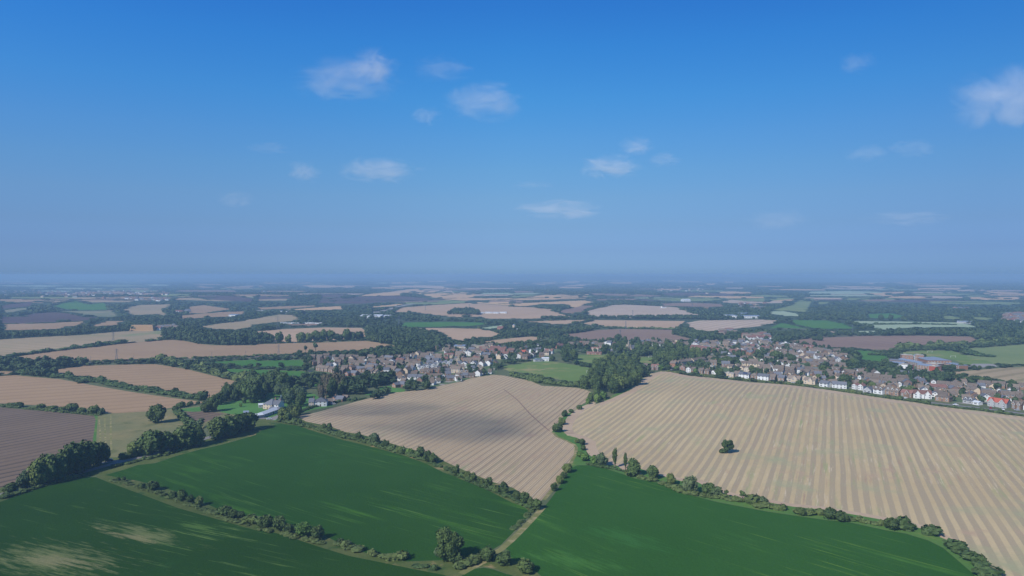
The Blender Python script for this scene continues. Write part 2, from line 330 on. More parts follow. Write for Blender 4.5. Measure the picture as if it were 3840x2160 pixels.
fld('pale_field', 'wheat_pale', "A0 380,395 700,375 810,360 1200,362 1000,372 810,385 620,415 380,412")
fld('pasture_field', 'pasture', "A0 500,450 700,395 820,400 900,430 1050,415 1100,490 800,495 600,480")
fld('tilled_field', 'darksoil', "A0 0,560 240,555 330,525 550,510 700,520 1050,570 880,600 500,620 0,632")
fld('olive_field', 'olive', "A0 550,500 800,498 1150,492 1240,555 1080,565 900,560 700,520")
fld('olive_field', 'wheat_pale', "A0 1210,490 1350,440 1700,430 1760,430 1620,480 1690,545 1560,535 1400,545 1300,545")
fld('stubble_field', 'wheat', "A0 1890,460 2050,440 2300,475 2330,485 2100,520 1880,525")
fld('stubble_field', 'wheat', "A0 1800,580 1830,545 2200,510 2500,500 2480,530 2300,560 2100,565 1900,590")
fld('pale_field', 'wheat_pale', "A0 1970,660 2100,640 2350,610 2576,570 A1 0,568 200,535 400,540 460,570 400,605 200,620 0,640 A0 2576,662 2400,688 2100,682")
fld('stubble_field', 'wheat', "A0 0,632 400,622 890,600 870,620 700,660 650,680 450,690 0,700")
fld('stubble_field', 'wheat', "A0 880,655 1050,598 1300,600 1220,630 1050,655")
fld('stubble_field', 'wheat', "A1 0,465 300,450 700,440 600,457 300,480 0,490"); fld('stubble_field', 'wheat', "A1 300,488 700,457 890,445 890,485 600,492")
fld('stubble_field', 'wheat', "A1 970,475 1300,440 1500,425 1400,450 1100,467"); fld('rough_field', 'soil', "A1 560,620 740,625 730,650 300,650 260,630 420,632")
fld('stubble_field', 'wheat', "A1 1360,515 1440,465 1800,438 2150,418 2576,450 A2 0,455 210,460 420,480 420,500 560,540 630,560 400,577 200,582 0,577 A1 2576,577 2290,577 2240,562 1960,560 1780,537 1600,512")
fld('stubble_field', 'wheat', "A1 2120,412 2576,405 A2 0,422 200,415 750,390 850,410 720,440 640,465 590,470 500,430 330,430 180,452 0,450 A1 2576,446 2160,416")
fld('stubble_field', 'soil', "A2 450,505 720,445 840,445 740,480 700,510 640,530 520,525")
fld('stubble_field', 'wheat_pale', "A2 735,555 740,500 850,470 1000,440 1130,435 1450,450 1700,465 1720,490 1780,500 1850,530 1980,550 1960,565 1600,562 1300,572 900,562")
fld('stubble_field', 'soil', "A2 1460,425 1750,415 2140,430 2170,455 2000,464 1500,450"); fld('stubble_field', 'soil', "A2 820,380 1270,375 1280,390 1000,402 830,397")
fld('stubble_field', 'wheat', "A2 40,610 400,595 770,585 760,600 550,642 400,632 200,616")
fld('stubble_field', 'wheat', "A2 720,625 840,590 1740,600 1720,620 1640,674 1200,672 920,662 800,642")
fld('stubble_field', 'wheat_pale', "A2 1740,660 1750,620 1880,595 2576,585 A3 0,588 120,595 80,625 0,642 A2 2500,652 2200,682 2030,707 1800,682")
fld('tilled_field', 'soil', "A2 450,737 640,725 850,690 1100,680 1400,685 1630,690 1620,735 1830,787 1800,807 1500,802 1000,797 700,787 550,752")
fld('stubble_field', 'wheat', "A2 0,772 200,757 300,770 200,802 A1 2500,830 2120,842 2350,800")
fld('stubble_field', 'wheat', "A1 1500,670 1900,668 2300,677 2480,742 2300,772 2100,802 1920,782 1850,722 1700,692")
fld('pasture_field', 'pasture', "A1 1460,642 1500,615 1900,608 2250,615 2380,630 2200,657 1900,657 1500,662")
fld('pasture_field', 'pasture_pale', "A1 2240,668 2400,645 2490,642 2480,665 2340,692")
fld('pasture_field', 'pasture_dull', "A3 10,490 220,440 290,380 460,375 470,405 420,510 340,522 200,500"); fld('pale_field', 'pasture_pale', "A3 0,500 150,500 270,520 350,560 200,552 0,532")
fld('pasture_field', 'pasture', "A3 240,590 620,595 800,630 930,682 700,682 450,672 280,642"); fld('pasture_field', 'pasture', "A3 20,672 130,620 200,625 420,677 200,672")
fld('pale_field', 'pasture_pale', "A3 840,600 1300,605 1900,615 2100,650 2330,672 1900,667 1500,667 1250,692 1100,697 1000,662 930,642")
fld('pale_field', 'pasture_pale', "A3 910,702 1100,697 1100,727 910,722"); fld('pale_field', 'wheat_pale', "A3 590,705 700,695 700,722 590,722")
fld('pasture_field', 'pasture', "A3 950,530 1250,520 1400,550 1350,582 1000,572"); fld('pasture_field', 'pasture_dull', "A3 1730,550 1900,548 1960,570 1900,582 1740,577"); fld('pasture_field', 'pasture_dull', "A3 2040,555 2300,570 2280,607 2050,582")
fld('tilled_field', 'soil', "A3 150,812 450,770 1000,750 1500,747 2050,757 2110,797 2400,802 2576,802 2700,800 2700,815 1900,832 1650,852 1300,872 1230,902 1000,892 850,872 750,872 620,872 500,852 380,842")
fld('playing_field', 'playing', "A3 1300,915 1600,895 1850,900 1950,935 2200,1000 2300,1037 1900,1045 1600,1000 1350,962")
fld('pasture_field', 'pasture_dull', "A3 2010,877 2300,860 2576,835 2750,830 2750,1030 2576,1040 2300,1037 2200,1000 2000,962")
fld('stubble_field', 'wheat_pale', "A3 2750,1050 2576,1060 2300,1077 2000,1102 1850,1112 1850,1162 2100,1172 2300,1192 2450,1222 2576,1242 2750,1265")
fld('hard_court', 'yard', "A3 2060,1030 2270,1030 2310,1060 2100,1070 1990,1060")
fld('paddock', 'pasture', "A3 870,895 1000,900 1200,930 1210,1002 1100,1012 920,992 930,962")
# left middle
fld('pale_field', 'wheat_pale', "A0 -200,800 0,787 300,767 700,747 870,737 1120,712 1380,697 1500,692 1650,697 1640,742 1600,792 1500,802 1400,810 1260,822 950,852 560,897 250,937 0,987 -200,1030")
fld('stubble_field', 'wheat', "A0 -200,1040 0,990 260,945 560,905 950,860 1260,825 1400,812 1600,797 1720,790 1850,800 2000,830 2150,845 2576,845 A1 0,835 300,825 700,815 1100,800 1250,820 1450,860 1300,882 1100,892 640,910 400,925 250,940 0,957 A0 2576,960 2100,970 1700,985 1200,1000 800,1007 600,985 0,1027 -200,1050")
fld('stubble_field', 'wheat', "A1 0,705 300,680 700,665 1060,670 1130,715 1100,762 800,802 400,817 170,817 190,760 0,740")
fld('stubble_field', 'wheat', "A0 430,1117 560,1090 850,1050 1200,1040 1560,1035 1700,1055 1900,1090 2100,1140 2300,1190 2540,1240 2490,1300 2300,1312 2160,1372 2080,1387 1850,1342 1500,1292 1200,1237 900,1192 650,1152")
fld('stubble_field', 'wheat', "A0 -100,1105 190,1110 180,1137 -100,1132")
fld('stubble_field', 'wheat', "A0 -200,1162 0,1155 150,1145 300,1160 600,1185 900,1240 1300,1310 1700,1370 2050,1415 2050,1440 B0 1625,50 1620,65 1400,100 1200,130 1050,145 850,150 800,130 650,120 500,100 300,85 0,70 -200,65")
fld('pasture_field', 'pasture', "A0 1900,1020 2576,990 A1 0,1000 480,992 475,1067 200,1067 0,1062 A0 2400,1062 2100,1032")
fld('pasture_field', 'pasture', "A0 2130,1077 2576,1090 A1 0,1090 480,1105 560,1140 680,1150 560,1172 350,1172 0,1162 A0 2500,1157 2300,1122")
fld('pasture_field', 'pasture', "A1 560,1242 720,1180 800,1168 930,1188 850,1207 750,1222 700,1272 600,1262")
# middle
fld('cricket_field', 'playing', "A2 0,1045 200,1005 370,1005 560,1030 830,1080 800,1112 700,1202 650,1227 540,1202 330,1162 200,1137 0,1102 A1 2576,1120 2490,1080 2490,1050 2576,1040")
fld('cricket_pitch', 'wheat_pale', "C 520,848 745,812 755,818 535,855")
fld('playing_field', 'playing', "A2 630,940 850,938 1000,938 1000,1002 850,1032 680,1022 640,972"); fld('playing_field', 'playing', "A2 1235,965 1450,965 1420,1002 1400,1042 1250,1012")
# villages
VL = "A1 520,965 900,985 1100,990 1500,962 1700,930 1800,880 2000,870 2576,850 A2 350,850 360,960 230,990 0,985 A1 2450,1005 2420,1130 2200,1160 2000,1232 1780,1272 1640,1200 1500,1182 1300,1172 1000,1162 800,1140 590,1115 490,1120 500,1000"
VC = "A2 330,860 500,820 800,810 1000,800 1250,800 1300,860 1190,900 1040,945 950,945 860,930 620,900 420,920 350,950"
VR = "A2 1250,800 1500,805 1800,812 2200,802 2576,805 A3 0,840 300,842 480,860 620,880 760,930 840,1012 910,1100 1000,1160 1400,1192 1450,1292 1650,1230 2000,1230 2300,1250 2576,1290 2750,1310 2750,1480 2576,1445 2000,1436 1500,1376 1000,1305 600,1248 200,1222 0,1196 A2 2300,1172 2000,1130 1640,1080 1640,1020 1700,985 1960,950 1880,905 1600,870 1330,860"
fld('village_ground', 'village', VL); fld('village_ground', 'village', VC); fld('village_ground', 'village', VR)
fld('school_grounds', 'village', "S 330,330 700,240 1200,200 1800,260 1950,330 2000,460 1500,500 1000,470 700,420")
fld('school_yard', 'yard', "S 880,470 1000,440 1450,480 1500,500 1200,520 900,500")
# near left
GARDEN = "N 1420,530 1660,470 1830,330 2250,380 2576,330 2576,400 2100,470 1700,560 1620,600 1420,680 1200,690 1060,640 900,600 740,570 640,560"
fld('manor_gardens', 'lawn', "N 640,560 600,480 960,400 1000,330 1380,310 1640,330 1830,330 2000,480 1660,570 1620,600 1420,690 1100,690 900,640 740,580")
fld('lawn', 'lawn', "N 590,470 800,410 980,395 1000,480 830,530 640,555 590,520")
fld('lawn', 'lawn', "A1 230,1332 350,1312 560,1327 540,1347 450,1352 250,1347"); fld('lawn', 'lawn', "A1 1230,1272 1330,1255 1500,1290 1490,1317 1380,1327 1250,1292"); fld('lawn', 'lawn', "A1 1090,1342 1240,1302 1160,1352")
fld('lawn', 'lawn', "N 1670,500 1760,450 1830,490 2060,470 2080,480 1880,520 1680,545")
fld('manor_yard', 'yard', "N 1240,640 1380,590 1420,560 1440,580 1330,660 1200,675")
fld('dry_meadow', 'meadow', "B0 780,170 900,150 1150,135 1300,130 1380,108 1480,105 1620,85 1700,130 1900,165 1750,205 1640,240 1580,330 1300,420 1000,500 850,500 760,400")
fld('lawn', 'lawn', "N 130,520 380,490 420,540 330,560 150,545")
fld('bare_plot', 'tilled', "N 190,560 400,550 620,570 680,580 500,660 440,690 300,690 200,620")
fld('grass_margin', 'margin', "B0 752,165 782,170 767,390 738,392")
fld('tilled_field', 'tilled', "B0 -250,85 0,100 150,115 400,135 600,155 752,170 765,200 738,392 640,510 450,600 230,660 120,700 0,745 -250,840")
fld('roadside_verge', 'verge', "B0 -250,950 -250,840 0,745 120,700 230,660 450,600 640,510 738,392 770,392 850,500 1000,500 1300,420 1580,330 1640,330 1800,300 2046,200 B1 60,190 190,215 190,228 100,250 0,310 B0 2046,320 1780,395 1600,435 1400,490 1240,545 1100,560 1000,595 840,640 700,655 470,690 250,765 0,855")
# foreground
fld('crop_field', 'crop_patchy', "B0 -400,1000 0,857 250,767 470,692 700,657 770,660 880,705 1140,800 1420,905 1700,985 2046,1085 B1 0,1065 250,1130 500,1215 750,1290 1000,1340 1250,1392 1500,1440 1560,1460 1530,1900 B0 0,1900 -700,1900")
fld('hedge_strip', 'verge', "B0 770,655 840,640 950,665 1100,690 1290,740 1450,790 1650,875 1750,920 1980,1000 B1 200,1010 330,1060 500,1105 640,1175 780,1235 950,1290 1200,1335 1500,1325 1640,1300 1800,1290 1960,1250 2046,1290 B2 100,1360 200,1420 260,1500 100,1500 0,1440 B1 1990,1425 1900,1388 1820,1374 1740,1385 1600,1470 1500,1440 1250,1392 1000,1340 750,1290 500,1215 250,1130 0,1065 B0 2046,1085 1700,985 1420,905 1140,800 880,705")
fld('crop_field', 'crop', "B0 840,642 1000,597 1100,562 1240,547 1400,492 1600,437 1780,397 2046,322 B1 0,312 100,252 190,230 330,247 480,297 640,347 800,387 1000,437 1200,492 1350,547 1500,622 1680,692 1850,762 2046,862 B2 60,882 110,907 150,942 140,967 60,1042 0,1112 B1 1960,1198 1900,1233 1750,1290 1640,1298 1500,1323 1200,1333 950,1288 780,1233 640,1173 500,1103 330,1058 200,1008 0,968 B0 1980,998 1750,918 1650,873 1450,788 1290,738 1100,688 950,663")
fld('hedge_strip', 'verge', "B1 190,215 355,190 400,215 600,255 700,295 850,320 1000,365 1200,425 1300,450 1450,490 1500,530 1700,620 1900,700 2046,750 B2 0,740 150,830 230,850 250,900 150,942 110,907 60,882 B1 2046,862 1850,762 1680,692 1500,622 1350,547 1200,492 1000,437 800,387 640,347 480,297 330,247 190,230")
fld('stubble_field', 'stubble_fine', "B1 350,167 480,142 715,79 A1 1150,1375 1400,1320 1700,1290 1850,1252 2050,1212 2200,1167 2400,1142 2500,1150 2576,1167 A2 180,1202 300,1252 450,1260 650,1272 740,1292 790,1312 810,1342 780,1392 690,1449 B2 480,142 430,152 390,202 330,272 320,302 350,332 420,362 490,392 518,422 510,470 480,530 440,570 400,640 350,720 300,780 230,850 150,830 0,740 B1 1900,700 1700,620 1500,530 1450,490 1300,450 1200,425 1000,365 850,320 700,295 600,255 400,215 355,190")
fld('hedge_strip', 'margin', "B2 548,85 480,142 430,152 390,202 330,272 320,302 350,332 420,362 490,392 518,422 510,470 480,530 440,570 470,590 520,563 620,560 750,588 900,638 980,668 1000,640 900,565 800,560 700,520 620,480 605,430 600,380 520,345 440,325 410,290 405,255 430,200 500,140 600,90 700,45 850,0 A2 820,1449 1000,1380 1200,1290 1250,1240 1100,1310 900,1400 740,1440 690,1449")
fld('hedge_strip', 'margin', "B2 980,668 1150,698 1300,753 1450,808 1650,858 2046,933 B3 450,998 650,1018 950,1083 1100,1108 1280,1163 1400,1223 1500,1308 1650,1438 1690,1600 1850,1640 1760,1449 1700,1380 1600,1260 1500,1180 1400,1140 1300,1090 1150,1045 950,1005 700,960 450,920 200,895 0,860 B2 1900,840 1750,805 1600,755 1500,700 1350,690 1200,650 1100,620 1000,580")
fld('stubble_field', 'stubble', "A2 820,1449 1000,1380 1200,1290 1250,1240 1300,1190 1400,1130 1500,1107 1600,1112 1750,1147 1950,1167 2150,1187 2400,1217 2576,1227 A3 200,1242 400,1267 600,1292 800,1322 1000,1352 1200,1382 1500,1422 1650,1449 B3 1500,110 1700,130 1900,160 2046,175 2300,215 2700,260 2900,1800 1950,1900 1850,1640 1760,1449 1700,1380 1600,1260 1500,1180 1400,1140 1300,1090 1150,1045 950,1005 700,960 450,920 200,895 0,860 B2 1900,840 1750,805 1600,755 1500,700 1350,690 1200,650 1100,620 1000,580 900,565 800,560 700,520 620,480 605,430 600,380 520,345 440,325 410,290 405,255 430,200 500,140 600,90 700,45")
fld('crop_field', 'crop_right', "B2 440,640 470,590 520,565 620,562 750,590 900,640 980,670 1150,700 1300,755 1450,810 1650,860 2046,935 B3 450,1000 650,1020 950,1085 1100,1110 1280,1165 1400,1225 1500,1310 1650,1440 1690,1600 1750,1900 0,1900 B2 700,1900 400,1600 200,1420 100,1360 0,1310 B1 1985,1215 B2 0,1165 60,1100 150,1010 230,930 280,870 340,790 400,700")
fld('crop_field', 'crop', "B1 1600,1500 1640,1449 1740,1392 1820,1382 1900,1397 2000,1432 B2 0,1442 60,1500 200,1900 B1 1500,1900")
# ribbons: roads, tracks, railway ------------------------------------
def ribbon(name, mat, s, wid):
    pts = [Vector(p) for p in G(s)]
    L, R = [], []
    for i, p in enumerate(pts):
        d = (pts[min(i + 1, len(pts) - 1)] - pts[max(i - 1, 0)]).normalized(); n = Vector((-d.y, d.x)) * wid / 2
        L.append(tuple(p + n)); R.append(tuple(p - n))
    FIELDS.append((name, mat, np.array(L + R[::-1])))
ribbon('stubble_headland', 'stubble_plain', "A2 1480,1118 1600,1124 1750,1158 1950,1180 2150,1200 2400,1230 2576,1240 A3 200,1256 400,1281 600,1307 800,1338 1000,1369 1200,1400 1500,1444 1650,1474 B3 1500,128 1700,149 1900,180 2046,196 2300,238", 13)
ribbon('stubble_headland', 'stubble_plain', "B2 990,640 880,560 790,552 720,515 650,470 630,420 625,375 545,335 465,308 440,275 445,240 480,180 560,110 680,60 A2 860,1449 1020,1392 1210,1310 1320,1215 1420,1150 1500,1118", 8)
ribbon('stubble_headland', 'stubble_plain', "B3 1500,1170 1400,1130 1300,1078 1150,1033 950,993 700,948 450,908 200,883 0,848 B2 1900,828 1750,793 1600,743 1500,690 1350,678 1200,638", 5)
ribbon('farm_track', 'track', "B2 250,900 200,955 100,1060 0,1160 B1 1960,1235 1900,1270 1820,1335 1740,1375 1640,1430", 3.2)
ribbon('field_path', 'soil', "A2 -80,1290 0,1350 60,1400 B2 60,60 150,160 240,240 300,290", 1.3)
ribbon('field_path', 'track', "B2 325,300 360,335 430,365 500,400 515,425 505,480 470,545 430,600 380,670 320,760 255,840", 2.2)
ribbon('lane', 'lane', "B0 -300,880 0,800 120,765 240,742 400,700 500,660 700,608 830,570 1000,526 1150,492 1270,465 1450,410 1640,350 1800,300 1950,230 2046,190 B1 60,190 110,185", 5.5)
ribbon('lane', 'lane', "B0 815,545 900,532 1000,526", 4.5)
ribbon('field_track', 'track', "B0 790,180 800,300 800,380", 1.2); ribbon('field_track', 'track', "B0 835,170 840,300 845,420", 1.2); ribbon('field_track', 'track', "B0 885,160 885,300 890,440", 1.2)
ribbon('village_road', 'lane', "Q 440,405 395,430 400,460 460,490 600,505 G1 250,418 500,462 900,505 1300,535 1800,590 2300,625 G2 400,590 800,625 1300,690 1800,770 2300,830 2576,880 G3 0,690 500,740 1000,800 1500,850 2000,915 2576,990 2900,1030", 6)
ribbon('railway', 'rail', "A0 -200,1050 400,1030 900,1015 1600,1000 2576,965 A1 0,958 500,950 930,930 1300,905 1700,890 2100,862 2576,835 A2 400,822 1000,790", 9)
ribbon('railway', 'rail', "A2 1900,790 2576,790 A3 0,785 300,770 600,755 1000,745", 9)
ribbon('motorway', 'yard', "A1 0,492 260,510 430,512 900,525 1180,520 1500,440 1600,425", 22)
ribbon('estate_road', 'lane', "E1 560,480 560,330 640,300 900,290", 7); ribbon('estate_road', 'lane', "E1 950,620 1420,520 2100,540 E2 100,640 700,740 1300,740", 6)
ribbon('estate_road', 'lane', "E2 100,420 700,420 1300,330 2500,320", 6)
ribbon('estate_road', 'lane', "A2 1600,1040 1900,1010 2400,1000 A3 100,1030 500,1080 900,1130 1400,1210 2000,1230 2500,1270", 6)
ribbon('estate_road', 'lane', "A2 1500,870 2000,910 2500,930 A3 200,960 600,990 800,1050", 6)
# ---- triangulate everything as one continuous sheet
bnd = [[p[0], p[1]] for p in ()]
vx = []; ed = []
for nm, mt, P in FIELDS:
    n = len(P); ring = []
    for i in range(n):
        a, b = P[i], P[(i + 1) % n]; d = np.hypot(*(b - a)); r = min(np.hypot(*a), np.hypot(*b))
        k = max(1, min(60, int(d / max(8, .03 * r))))
        for j in range(k): ring.append(a + (b - a) * j / k)
    s0 = len(vx); vx += [tuple(p) for p in ring]
    ed += [(s0 + i, s0 + (i + 1) % len(ring)) for i in range(len(ring))]
rr = np.geomspace(60, 60000, 118)
for i, r in enumerate(rr):
    for a in list(np.arange(-46, 46.1, 1.15)) + list(np.arange(60, 301, 20)):
        t = math.radians(a + (.57 if i % 2 and abs(a) < 47 else 0)); vx.append((r * math.sin(t), r * math.cos(t)))
vx.append((0, 0))
cv, ce, cf, *_ = delaunay_2d_cdt([Vector(p) for p in vx], ed, [], 0, 0.02)
V2 = np.array([tuple(v) for v in cv]); T = np.array([f for f in cf if len(f) == 3], np.int64)
cen = V2[T].mean(1)
def inside(P, pts):
    x, y = pts[:, 0], pts[:, 1]; r = np.zeros(len(pts), bool); n = len(P)
    bb = (x >= P[:, 0].min()) & (x <= P[:, 0].max()) & (y >= P[:, 1].min()) & (y <= P[:, 1].max())
    idx = np.nonzero(bb)[0]
    if len(idx) == 0: return r
    xx, yy = x[idx], y[idx]; q = np.zeros(len(idx), bool); j = n - 1
    for i in range(n):
        xi, yi, xj, yj = *P[i], *P[j]
        if yi != yj:
            c = ((yi > yy) != (yj > yy)) & (xx < (xj - xi) * (yy - yi) / (yj - yi) + xi); q ^= c
        j = i
    r[idx] = q; return r
own = np.full(len(T), -1)
for k, (nm, mt, P) in enumerate(FIELDS): own[inside(P, cen)] = k
ZZ = H(V2[:, 0], V2[:, 1])
def sheet(name, sel, mat):
    t = T[sel]; u, inv = np.unique(t, return_inverse=True); inv = inv.reshape(t.shape)
    co = np.column_stack([V2[u], ZZ[u]])
    a, b, c = co[inv[:, 0]], co[inv[:, 1]], co[inv[:, 2]]
    flip = np.cross(b - a, c - a)[:, 2] < 0; inv[flip] = inv[flip][:, ::-1]
    me = bpy.data.meshes.new(name); me.from_pydata(co.tolist(), [], inv.tolist()); me.materials.append(mat)
    me.polygons.foreach_set('use_smooth', np.ones(len(inv), bool)); me.update()
    o = link(name, me); o['kind'] = 'structure'; return o
for k, (nm, mt, P) in enumerate(FIELDS):     # stubble paler to centre and right; shade at left painted in as darker tone
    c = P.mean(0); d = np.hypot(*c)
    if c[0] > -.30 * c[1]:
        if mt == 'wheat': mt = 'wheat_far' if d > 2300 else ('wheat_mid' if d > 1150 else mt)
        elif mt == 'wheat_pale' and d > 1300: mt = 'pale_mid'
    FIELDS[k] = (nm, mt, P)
rc = np.hypot(cen[:, 0], cen[:, 1])
sheet('ground', (own == -1) & (rc <= 1500), M['ground']); sheet('far_ground', (own == -1) & (rc > 1500), M['farwood'])
merge = {}
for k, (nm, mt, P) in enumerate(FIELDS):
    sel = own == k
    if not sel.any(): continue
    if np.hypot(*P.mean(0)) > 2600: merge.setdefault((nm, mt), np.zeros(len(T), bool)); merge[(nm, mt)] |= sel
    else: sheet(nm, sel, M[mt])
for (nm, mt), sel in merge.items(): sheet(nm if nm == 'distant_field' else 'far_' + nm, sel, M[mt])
def in_field(pts):
    r = np.zeros(len(pts), bool)
    for nm, mt, P in FIELDS: r |= inside(P, pts)
    return r
# ------------------------------------------------------------------ foliage shapes (all quads, unit width and height)
def unit(n, r=rng):
    d = r.normal(size=(n, 3)); return d / np.linalg.norm(d, axis=1, keepdims=True)
def cubesphere(k):
    q = []
    g = np.linspace(-1, 1, k + 1)
    for ax in range(3):
        for s in (-1, 1):
            for i in range(k):
                for j in range(k):
                    c = []
                    for (u, v_) in ((g[i], g[j]), (g[i + 1], g[j]), (g[i + 1], g[j + 1]), (g[i], g[j + 1])):
                        p = [0, 0, 0]; p[ax] = s; p[(ax + 1) % 3] = u; p[(ax + 2) % 3] = v_ * s; c.append(p)
                    q.append(c)
    q = np.array(q, float); return q / np.linalg.norm(q, axis=2, keepdims=True)
CS2, CS3 = cubesphere(2), cubesphere(3)
def bumpy(CS, r, amp=.18):           # sphere with uneven surface (consistent per vertex)
    k = r.normal(size=(5, 3)) * 2.6; ph = r.uniform(0, 6, 5)
    f = 1 + amp * np.sin(CS @ k.T + ph).mean(2) * 1.6
    return CS * f[..., None]
def leaves(cent, nrm, size, r):      # square leaf clumps
    n = len(cent); t = unit(n, r); a = np.cross(nrm, t); a /= np.linalg.norm(a, axis=1, keepdims=True) + 1e-9; b = np.cross(nrm, a)
    s = (size * r.uniform(.6, 1.35, n))[:, None]; e = r.uniform(.6, 1.2, n)[:, None]
    return np.stack([cent - a * s - b * s * e, cent + a * s * .7 - b * s * e, cent + a * s + b * s * e * .8, cent - a * s * .6 + b * s * e], 1)
def crown(seed, nl=15, per=95, size=.05, zc=.53, rz=.46, rx=.37, lr=(.15, .25), kind='broad', core=CS2):
    r = np.random.default_rng(seed); Q = []
    for i in range(nl):
        if kind == 'poplar':
            z = .12 + .84 * (i + .5) / nl; wv = .34 * math.sin(PI * min(1, (1 - z) * 1.15 + .12)) ** .7
            c = np.array([r.normal() * wv * .25, r.normal() * wv * .25, z]); L = np.array([wv, wv, .10])
        elif kind == 'conifer':
            z = .1 + .85 * i / nl; wv = .45 * (1 - z) + .06; a = r.uniform(0, 6.28)
            c = np.array([math.cos(a) * wv * .35, math.sin(a) * wv * .35, z]); L = np.array([wv * .8, wv * .8, .08])
        elif kind == 'bush':
            d = unit(1, r)[0]; d[2] = abs(d[2]); rr_ = r.uniform(.3, .75)
            c = np.array([0, 0, .3]) + d * rr_ * np.array([.36, .36, .42]); s = r.uniform(.18, .28); L = np.array([s, s, s * 1.1])
        else:
            d = unit(1, r)[0]; rr_ = r.uniform(.45, 1.12) if i > 2 else .2
            c = np.array([0, 0, zc]) + d * rr_ * np.array([rx, rx, rz]) * .82
            s = r.uniform(*lr); L = np.array([s, s, s * (rz / rx) * .9])
        Q.append(c + bumpy(core, r) * L * .84)
        d = unit(per, r); p = c + d * L * (r.uniform(.86, 1.16, (per, 1)) + (r.random((per, 1)) < .12) * r.uniform(.05, .35, (per, 1)))
        n = d + unit(per, r) * .7; n /= np.linalg.norm(n, axis=1, keepdims=True)
        Q.append(leaves(p, n, size * r.uniform(.8, 1.2), r))
    Q = np.concatenate(Q)
    x = np.abs(Q[..., :2]).max(); Q[..., :2] *= .5 / x; Q[..., 2] *= 1 / Q[..., 2].max(); Q[..., 2] = np.maximum(Q[..., 2], .0 if kind == 'bush' else .02)
    return Q
LM = {
    'dark': leaf_mat('dark_foliage', C('3e5030'), C('506334'), C('5a6a38')),
    'mid': leaf_mat('mid_foliage', C('495c34'), C('60743e'), C('717e42')),
    'light': leaf_mat('light_foliage', C('547236'), C('6b8840'), C('788f48')),
    'grey': leaf_mat('grey_green_foliage', C('4f6142'), C('62744c'), C('6e7b52')),
    'copper': leaf_mat('copper_foliage', C('4a3a3a'), C('5a4644'), C('674a46')),
    'blue': leaf_mat('blue_cedar_foliage', C('5b7076'), C('71858a'), C('7f9092')),
    'pine': leaf_mat('bronze_pine_foliage', C('4d503e'), C('625e4a'), C('6e6450')),
    'hedge': leaf_mat('hedge_foliage', C('42562f'), C('586d3e'), C('6c7843')),
    'wood': leaf_mat('woodland_foliage', C('37492e'), C('4a5d36'), C('586840'), world=True)}
BARK = plain('bark', C('6d5f50'), .9, .25)
SHAPES = {}
HOUSEPOS = []
for i in range(5): SHAPES['broad%d' % i] = crown(100 + i, nl=20 + i, per=95)
for i in range(2): SHAPES['tall%d' % i] = crown(120 + i, nl=18, per=95, zc=.53, rz=.46, rx=.30)
for i in range(2): SHAPES['sparse%d' % i] = crown(140 + i, nl=9, per=75, size=.042, lr=(.10, .16), zc=.66, rz=.30)
for i in range(3): SHAPES['bush%d' % i] = crown(160 + i, nl=10, per=95, kind='bush', size=.06)
SHAPES['oak0'] = crown(210, nl=20, per=95, zc=.60, rz=.38, rx=.42, lr=(.12, .19))
SHAPES['poplar0'] = crown(180, nl=16, per=80, kind='poplar', size=.045)
SHAPES['conifer0'] = crown(190, nl=14, per=75, kind='conifer', size=.05)
SHAPES['big0'] = crown(200, nl=44, per=150, size=.028, zc=.54, rz=.46, rx=.38, lr=(.09, .16))
CM = {}
def crown_mesh(shape, mat):
    if (shape, mat) not in CM: CM[(shape, mat)] = quad_mesh('crown', SHAPES[shape], LM[mat])
    return CM[(shape, mat)]
def trunk_mesh():
    b = MB(); b.bar((0, 0, -.06), (0, 0, .32), .040, n=7, r2=.028); b.bar((0, 0, .3), (.02, .01, .62), .028, n=6, r2=.012)
    for k in range(5):
        a = k * 1.26 + .3; z = .24 + .05 * k
        b.bar((0, 0, z), (.2 * math.cos(a), .2 * math.sin(a), z + .2), .016, n=5, r2=.006)
    return b.mesh('trunk', [BARK])
TRUNK = trunk_mesh()
NTREE = 0
TREEPOS = []
def tree(x, y, w, h, shape, mat, label, cat='tree', group=None, name=None):
    global NTREE
    kind = shape.rstrip('0123456789')
    if kind in ('broad', 'tall', 'sparse', 'bush') and shape == kind: shape = kind + str(rng.integers({'broad': 5, 'tall': 2, 'sparse': 2, 'bush': 3}[kind]))
    nm = name or {'bush': 'bush', 'poplar': 'poplar_tree', 'conifer': 'conifer_tree'}.get(kind, 'tree')
    e = empty(nm, (x, y, hz(x, y) - .1), rng.uniform(0, 6.28))
    c = link('crown', crown_mesh(shape, mat), e, (0, 0, 0), 0, (w, w, h))
    link('trunk', TRUNK, e, (0, 0, 0), 0, (h * .8, h * .8, h))
    tag(e, label, 'bush' if kind == 'bush' and cat == 'tree' else cat, group); NTREE += 1; TREEPOS.append((x, y, w))
    return e
def px_tree(tagz, bx, by, wpx, hpx, shape, mat, label, **k):
    x, y = at(tagz, bx, by); s = ZOOM[tagz][2]; d = y * cp + (CAMZ) * sp_
    w_, h_ = wpx / s * d / F, hpx / s * d / F
    return tree(x, y + w_ * .25, w_ * 1.18, h_ * 1.08, shape, mat, label, **k)
COLW = {'dark': 'dark green', 'mid': 'mid green', 'light': 'light green', 'grey': 'grey-green', 'copper': 'dark copper', 'blue': 'blue-grey', 'pine': 'bronze-green'}
def sizew(h): return 'tall' if h > 100 else ('small' if h < 60 else 'medium-sized')
